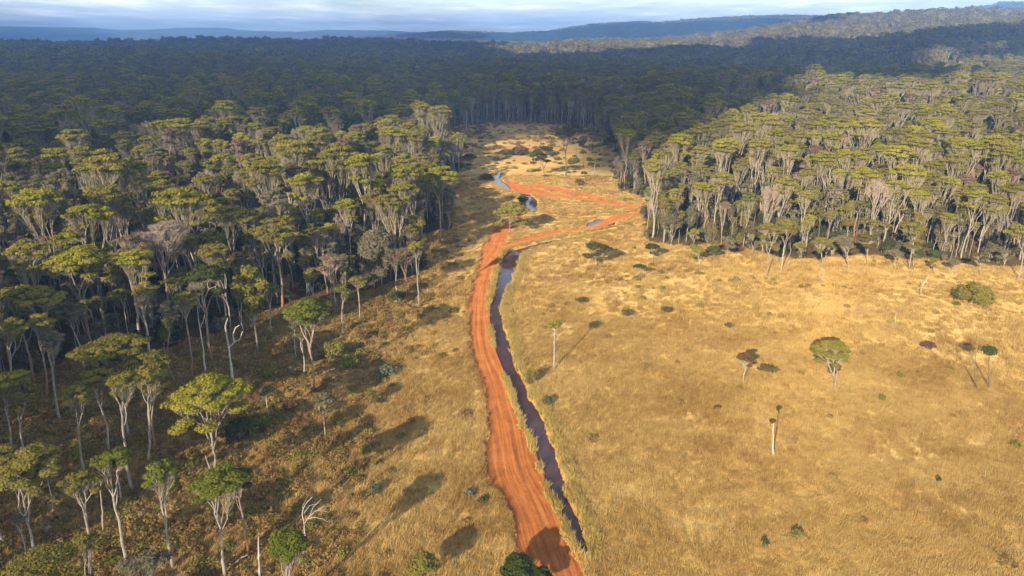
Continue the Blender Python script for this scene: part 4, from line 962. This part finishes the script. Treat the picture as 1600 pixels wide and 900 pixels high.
# lime crowns thicker in the right-hand forest, bare and grey ones in the left
sw = (~lefts) & (rs.rand(len(px)) < .35); kind[sw] = rs.choice([0, 1, 4, 7, 8, 12], sw.sum())
rot = rs.uniform(0, 6.28, len(px)); scl = np.where(rs.rand(len(px)) < .12, rs.uniform(1.1, 1.32, len(px)), rs.uniform(0.5, 1.05, len(px))) * (0.93 + 0.25 * (fbm(px / 40, py / 40, 2)))
scl[~lefts] *= 0.95
protos = {}
ORD = ['first', 'second', 'third', 'fourth', 'fifth', 'sixth', 'seventh', 'eighth', 'ninth', 'tenth', 'eleventh', 'twelfth', 'thirteenth', 'fourteenth', 'fifteenth', 'sixteenth', 'seventeenth', 'eighteenth', 'nineteenth', 'twentieth']
info = []
for side in (True, False):
    ids = [i for i in ind if lefts[i] == side]
    if not ids: continue
    # rows counted back from the forest's own front edge
    ds = dist[ids]; cuts = np.quantile(ds, np.linspace(0, 1, 11)[1:-1]); row = np.searchsorted(cuts, ds)
    for r_ in range(10):
        for kk in set((LEAFMIX[kind[i]], bool(scl[i] > 0.92)) for i in ids):
            sel = [i for i, q in zip(ids, row) if q == r_ and (LEAFMIX[kind[i]], bool(scl[i] > 0.92)) == kk]
            sel.sort(key=lambda i: px[i] / py[i])
            (lf, st), tall = kk
            look = {'umbrella': 'flat %s crown' % DESC[lf], 'droop': 'drooping %s foliage' % DESC[lf], 'dead': 'bare brownish twiggy head'}[st]
            for j, i in enumerate(sel):
                where = '%s row of %s forest' % (ORD[r_], 'left' if side else 'right')
                pos = ('only such' if len(sel) == 1 else '%s such from left' % ORD[min(j, 19)])
                info.append((i, '%s gum tree, %s, %s %s' % ('tall' if tall else 'shorter', look, pos, where)))
for i, lab in info:
    kd = kind[i]
    if kd not in protos:
        (tk, lb, cr), lf, st, bk = near_kinds[kd]
        protos[kd] = (tk.mesh('trunk', [bk], True), cr.mesh('crown', [LEAF[lf], TWIG_DEAD if lf == 'rust' else TWIG]))
    e = bpy.data.objects.new('gum_tree', None); S.collection.objects.link(e); e.location = (px[i], py[i], pz[i] - 0.1); e.rotation_euler = (0, 0, rot[i]); e.scale = (scl[i],) * 3
    tag(e, lab, 'tree', 'gum trees of the %s forest' % ('left' if lefts[i] else 'right'))
    link('trunk', protos[kd][0], e); link('crown', protos[kd][1], e)

# everything further back is one mass of forest
fx, fy = [], []
idx_l, s_l = [], []
nm = len(mid_kinds); nf = len(far_kinds)
def add_band(d0, d1, s, base, cnt, smin, smax):
    n0 = int(2.0 * d1 / s)
    x, y = jitter_grid(-0.84 * d1 - 40, 0.84 * d1 + 40, d0 * 0.6, d1, s, rs)
    d = np.hypot(x, y); k = (np.abs(x) < 0.82 * y + 45) & (d > d0) & (d <= d1) & ~in_open(x, y) & (fbm(x / 60 + 3, y / 60, 2) > 0.22)
    x, y = x[k], y[k]; fx.append(x); fy.append(y); idx_l.append(base + rs.randint(0, cnt, len(x))); s_l.append(rs.uniform(smin, smax, len(x)) * (0.85 + 0.3 * fbm(x / 70, y / 70, 2)))
fx.append(px[rest]); fy.append(py[rest]); idx_l.append(kind[rest]); s_l.append(scl[rest])
add_band(560, 1200, 7.2, 0, nm, 0.6, 1.45)
add_band(1200, 1900, 11.0, nm, nf, 0.8, 1.9)
add_band(1900, 3300, 15.0, nm, nf, 1.0, 2.4)
add_band(3300, 7000, 36.0, nm + nf, 5, 0.7, 1.9)
fx = np.concatenate(fx); fy = np.concatenate(fy); fi = np.concatenate(idx_l); fs = np.concatenate(s_l)
scatter('forest', np.column_stack([fx, fy, base_h(fx, fy) - 0.2]), fi, rs.uniform(0, 6.28, len(fx)), fs, mid_kinds + far_kinds + patch_kinds,
        'eucalypt forest of uncountable crowns stretching back to the blue ridges', 'forest')

# understorey below the forest
uk = []
for i in range(5):
    st_, cr_ = make_shrub(820 + i, 4.5 + i * .4, [2.4, 3.6, 5.5, 7.0, 3.0][i], 420, 0.36, 8, 16); a = Acc(); a.merge(cr_); a.merge(st_, 2)
    uk.append(a.mesh('understorey_%d' % i, [LEAF['under'] if i % 3 else LEAF['dark'], TWIG, BARK['brown']]))
for i in range(3):
    st_, cr_ = make_shrub(840 + i, 3.2 + i * .5, [3.4, 5.0, 6.5][i], 380, 0.32, 8, 40); a = Acc(); a.merge(cr_); a.merge(st_, 2)
    uk.append(a.mesh('understorey_pale_%d' % i, [LEAF[['grey', 'olive', 'grey'][i]], TWIG, BARK['pale']]))
# slim young stems in the forest
for i in range(4):
    tr = make_tree(850 + i, 11 + i, 3.2, 3, .68, (0, 0), 4, 60, 0.36, 'umbrella', 0.09, 16, 4, 0.04); a = Acc()
    for l in tr[1]: tr[0].merge(l)
    a.merge(tr[0], 2); a.merge(tr[2]); uk.append(a.mesh('young_stem_%d' % i, [LEAF['grey' if i % 2 else 'olive'], TWIG, BARK['pale']]))
x, y = jitter_grid(-420, 420, 20, 520, 3.6, rs)
k = (np.abs(x) < 0.82 * y + 30) & ~in_open(x, y); x = x[k]; y = y[k]
k = rs.rand(len(x)) < 0.85; x = x[k]; y = y[k]
pp = rs.rand(len(x)); ui = np.where(pp < 0.45, rs.randint(0, 5, len(x)), rs.randint(8, 12, len(x))); ui = np.where((pp > 0.3) & (pp < np.where(x > 10, 0.68, 0.5)), rs.randint(5, 8, len(x)), ui)
scatter('understorey', np.column_stack([x, y, base_h(x, y) - 0.1]), ui, rs.uniform(0, 6.28, len(x)), rs.uniform(0.6, 1.15, len(x)), uk, 'dark bushes and young stems filling the forest floor', 'undergrowth')

# ------------------------------------------------------------------ grass and brush
def tuft(seed, n, rad, h, w, lean=(0.25, 0.12), mat=M_GRASS):
    r2 = np.random.RandomState(seed); a = r2.uniform(0, 6.28, n); q = np.sqrt(r2.rand(n)) * rad
    c = np.column_stack([np.cos(a) * q, np.sin(a) * q, np.full(n, -0.05)]); th = r2.uniform(0, 3.14, n)
    d = np.column_stack([np.cos(th), np.sin(th), np.zeros(n)]) * w * r2.uniform(.6, 1.3, n)[:, None]
    hh = h * r2.uniform(.5, 1.15, n)
    tip = c + np.column_stack([r2.normal(lean[0], .3, n) * hh, r2.normal(lean[1], .3, n) * hh, hh])
    V = np.stack([c - d, c + d, tip], 1).reshape(-1, 3); A = Acc(); A.add(V, np.arange(3 * n).reshape(-1, 3), 0, np.repeat(r2.rand(n), 3))
    return A.mesh('grass_tuft_%d' % seed, [mat])
gk = [tuft(1, 34, 0.65, 0.6, 0.045), tuft(2, 30, 0.75, 0.5, 0.05), tuft(3, 40, 0.55, 0.75, 0.042), tuft(4, 28, 0.8, 0.42, 0.055)]
def open_pts(n_, d0, d1, seed):
    r2 = np.random.RandomState(seed); d = np.sqrt(r2.uniform(d0 * d0, d1 * d1, n_)); a = r2.uniform(-0.86, 0.86, n_)
    x = d * np.sin(a); y = d * np.cos(a); k = in_open(x, y); return x[k], y[k]
xs1, ys1 = open_pts(120000, 50, 150, 1); xs2, ys2 = open_pts(90000, 150, 330, 2)
x = np.concatenate([xs1, xs2]); y = np.concatenate([ys1, ys2])
en = edge_noise(x, y); sr = sdf(TRACKS, x, y) + en * .7; sc = sdf(CREEKS, x, y) + en * 1.05 - 0.32
k = (sr > 0.15) & (sc > 0.5) & (rs.rand(len(x)) > brush_amount(x, y) * 0.75); x, y, sr, sc = x[k], y[k], sr[k], sc[k]
clump = fbm(x / 3.1, y / 2.3, 3)
k = rs.rand(len(x)) < 0.35 + 1.2 * sst(.35, .6, clump); x, y, sr, sc = x[k], y[k], sr[k], sc[k]
scatter('dry_grass', np.column_stack([x, y, ground_h(x, y)]), rs.randint(0, 4, len(x)), rs.normal(0, .5, len(x)), rs.uniform(.42, 1.05, len(x)) * (1 + .5 * (np.hypot(x, y) > 150)), gk, 'golden dry grass covering the meadow and slope', 'grass')
# greener, taller grass along the creek banks
bk_ = [tuft(11, 40, 0.6, 1.0, 0.06, mat=M_BANKGRASS), tuft(12, 34, 0.5, 0.8, 0.06, mat=M_BANKGRASS)]
pts = []
for L in CREEKS[:2] + [CREEK_FAR]:
    for a in L:
        m_ = 26 if a[1] < 200 else 10
        ang = rs.uniform(0, 6.28, m_); q = a[2] + rs.uniform(0.6, 2.6, m_)
        pts.append(np.column_stack([a[0] + np.cos(ang) * q, a[1] + np.sin(ang) * q]))
pts = np.concatenate(pts); x, y = pts.T
en = edge_noise(x, y); sr = sdf(TRACKS, x, y) + en * .7; sc = sdf(CREEKS, x, y) + en * 1.05 - 0.32; k = (sc > 0.2) & (sr > 0.2) & (sc < 2.2); x, y = x[k], y[k]
scatter('bank_grass', np.column_stack([x, y, ground_h(x, y)]), rs.randint(0, 2, len(x)), rs.uniform(0, 6.28, len(x)), rs.uniform(.6, 1.15, len(x)), bk_, 'taller yellow green grass fringing the creek', 'grass')
# brown bracken and brush on the hillside
bs = []
for i in range(5):
    r2 = np.random.RandomState(60 + i); a = Acc(); n = 120; v = unit(r2.normal(0, 1, (n, 3))); v[:, 2] = np.abs(v[:, 2]); sz = [0.7, 0.9, 1.1, 0.6, 0.9][i]
    leaves(a, v * r2.uniform(.4, 1, n)[:, None] ** .5 * [sz, sz, sz * .75], v + [0, 0, .3], 0.17, r2, 0, None, .8)
    twigs(a, np.zeros((20, 3)), unit(r2.normal(0, 1, (20, 3)) * [1, 1, .3] + [0, 0, .8]) * sz * 1.1, .02, r2, 0)
    bs.append(a.mesh('brush_%d' % i, [M_BRUSH if i < 4 else LEAF['olive']]))
x, y = open_pts(110000, 50, 640, 3); x2, y2 = open_pts(45000, 50, 190, 4); x = np.concatenate([x, x2]); y = np.concatenate([y, y2])
b = brush_amount(x, y); k = (rs.rand(len(x)) < b * (1 - .82 * (y > 330)) * (0.25 + 1.0 * sst(.4, .6, fbm(x / 4, y / 4, 3))) + 0.003 + 0.05 * sst(150, 185, y) * (x > 25) * (fbm(x / 14 + 4, y / 5, 3) > 0.56)) & (sdf(TRACKS, x, y) > 1.0) & (sdf(CREEKS, x, y) > 1.6); x, y = x[k], y[k]
bi = np.where(rs.rand(len(x)) < np.where((x > 25) & (y > 150), .8, .14), 4, rs.randint(0, 4, len(x)))
scatter('brush', np.column_stack([x, y, ground_h(x, y)]), bi, rs.uniform(0, 6.28, len(x)), rs.uniform(.5, 1.35, len(x)) * (1 + .8 * (y > 330)), bs, 'brown bracken and low brush on the left hillside', 'undergrowth')

# ------------------------------------------------------------------ air
HAZE_D = 2.3e-4
zmin = float(Z.min()) - 1.5
b = 15900; y0, y1 = -880, 11500; zt = float(Z.max()) + 30
V = [(-b, y0, zmin), (b, y0, zmin), (b, y1, zmin), (-b, y1, zmin), (-b, y0, zt), (b, y0, zt), (b, y1, zt), (-b, y1, zt)]
Q = [(0, 3, 2, 1), (4, 5, 6, 7), (0, 1, 5, 4), (1, 2, 6, 5), (2, 3, 7, 6), (3, 0, 4, 7)]
m_haze, nt = new_mat('haze_air'); pv = nt.nodes.new('ShaderNodeVolumePrincipled')
pv.inputs['Color'].default_value = (0.26, 0.52, 1.0, 1); pv.inputs['Density'].default_value = HAZE_D; pv.inputs['Anisotropy'].default_value = 0.0
o = nt.nodes.new('ShaderNodeOutputMaterial'); nt.links.new(pv.outputs[0], o.inputs['Volume'])
hz_ = link('haze', mk_mesh('haze', np.array(V, float), np.array(Q), [m_haze])); tag(hz_, 'pale blue air fading the far ridges', kind='stuff')
print('counts', len(fx), 'forest;', len(px), 'near;', 'zrange', Z.min(), Z.max())
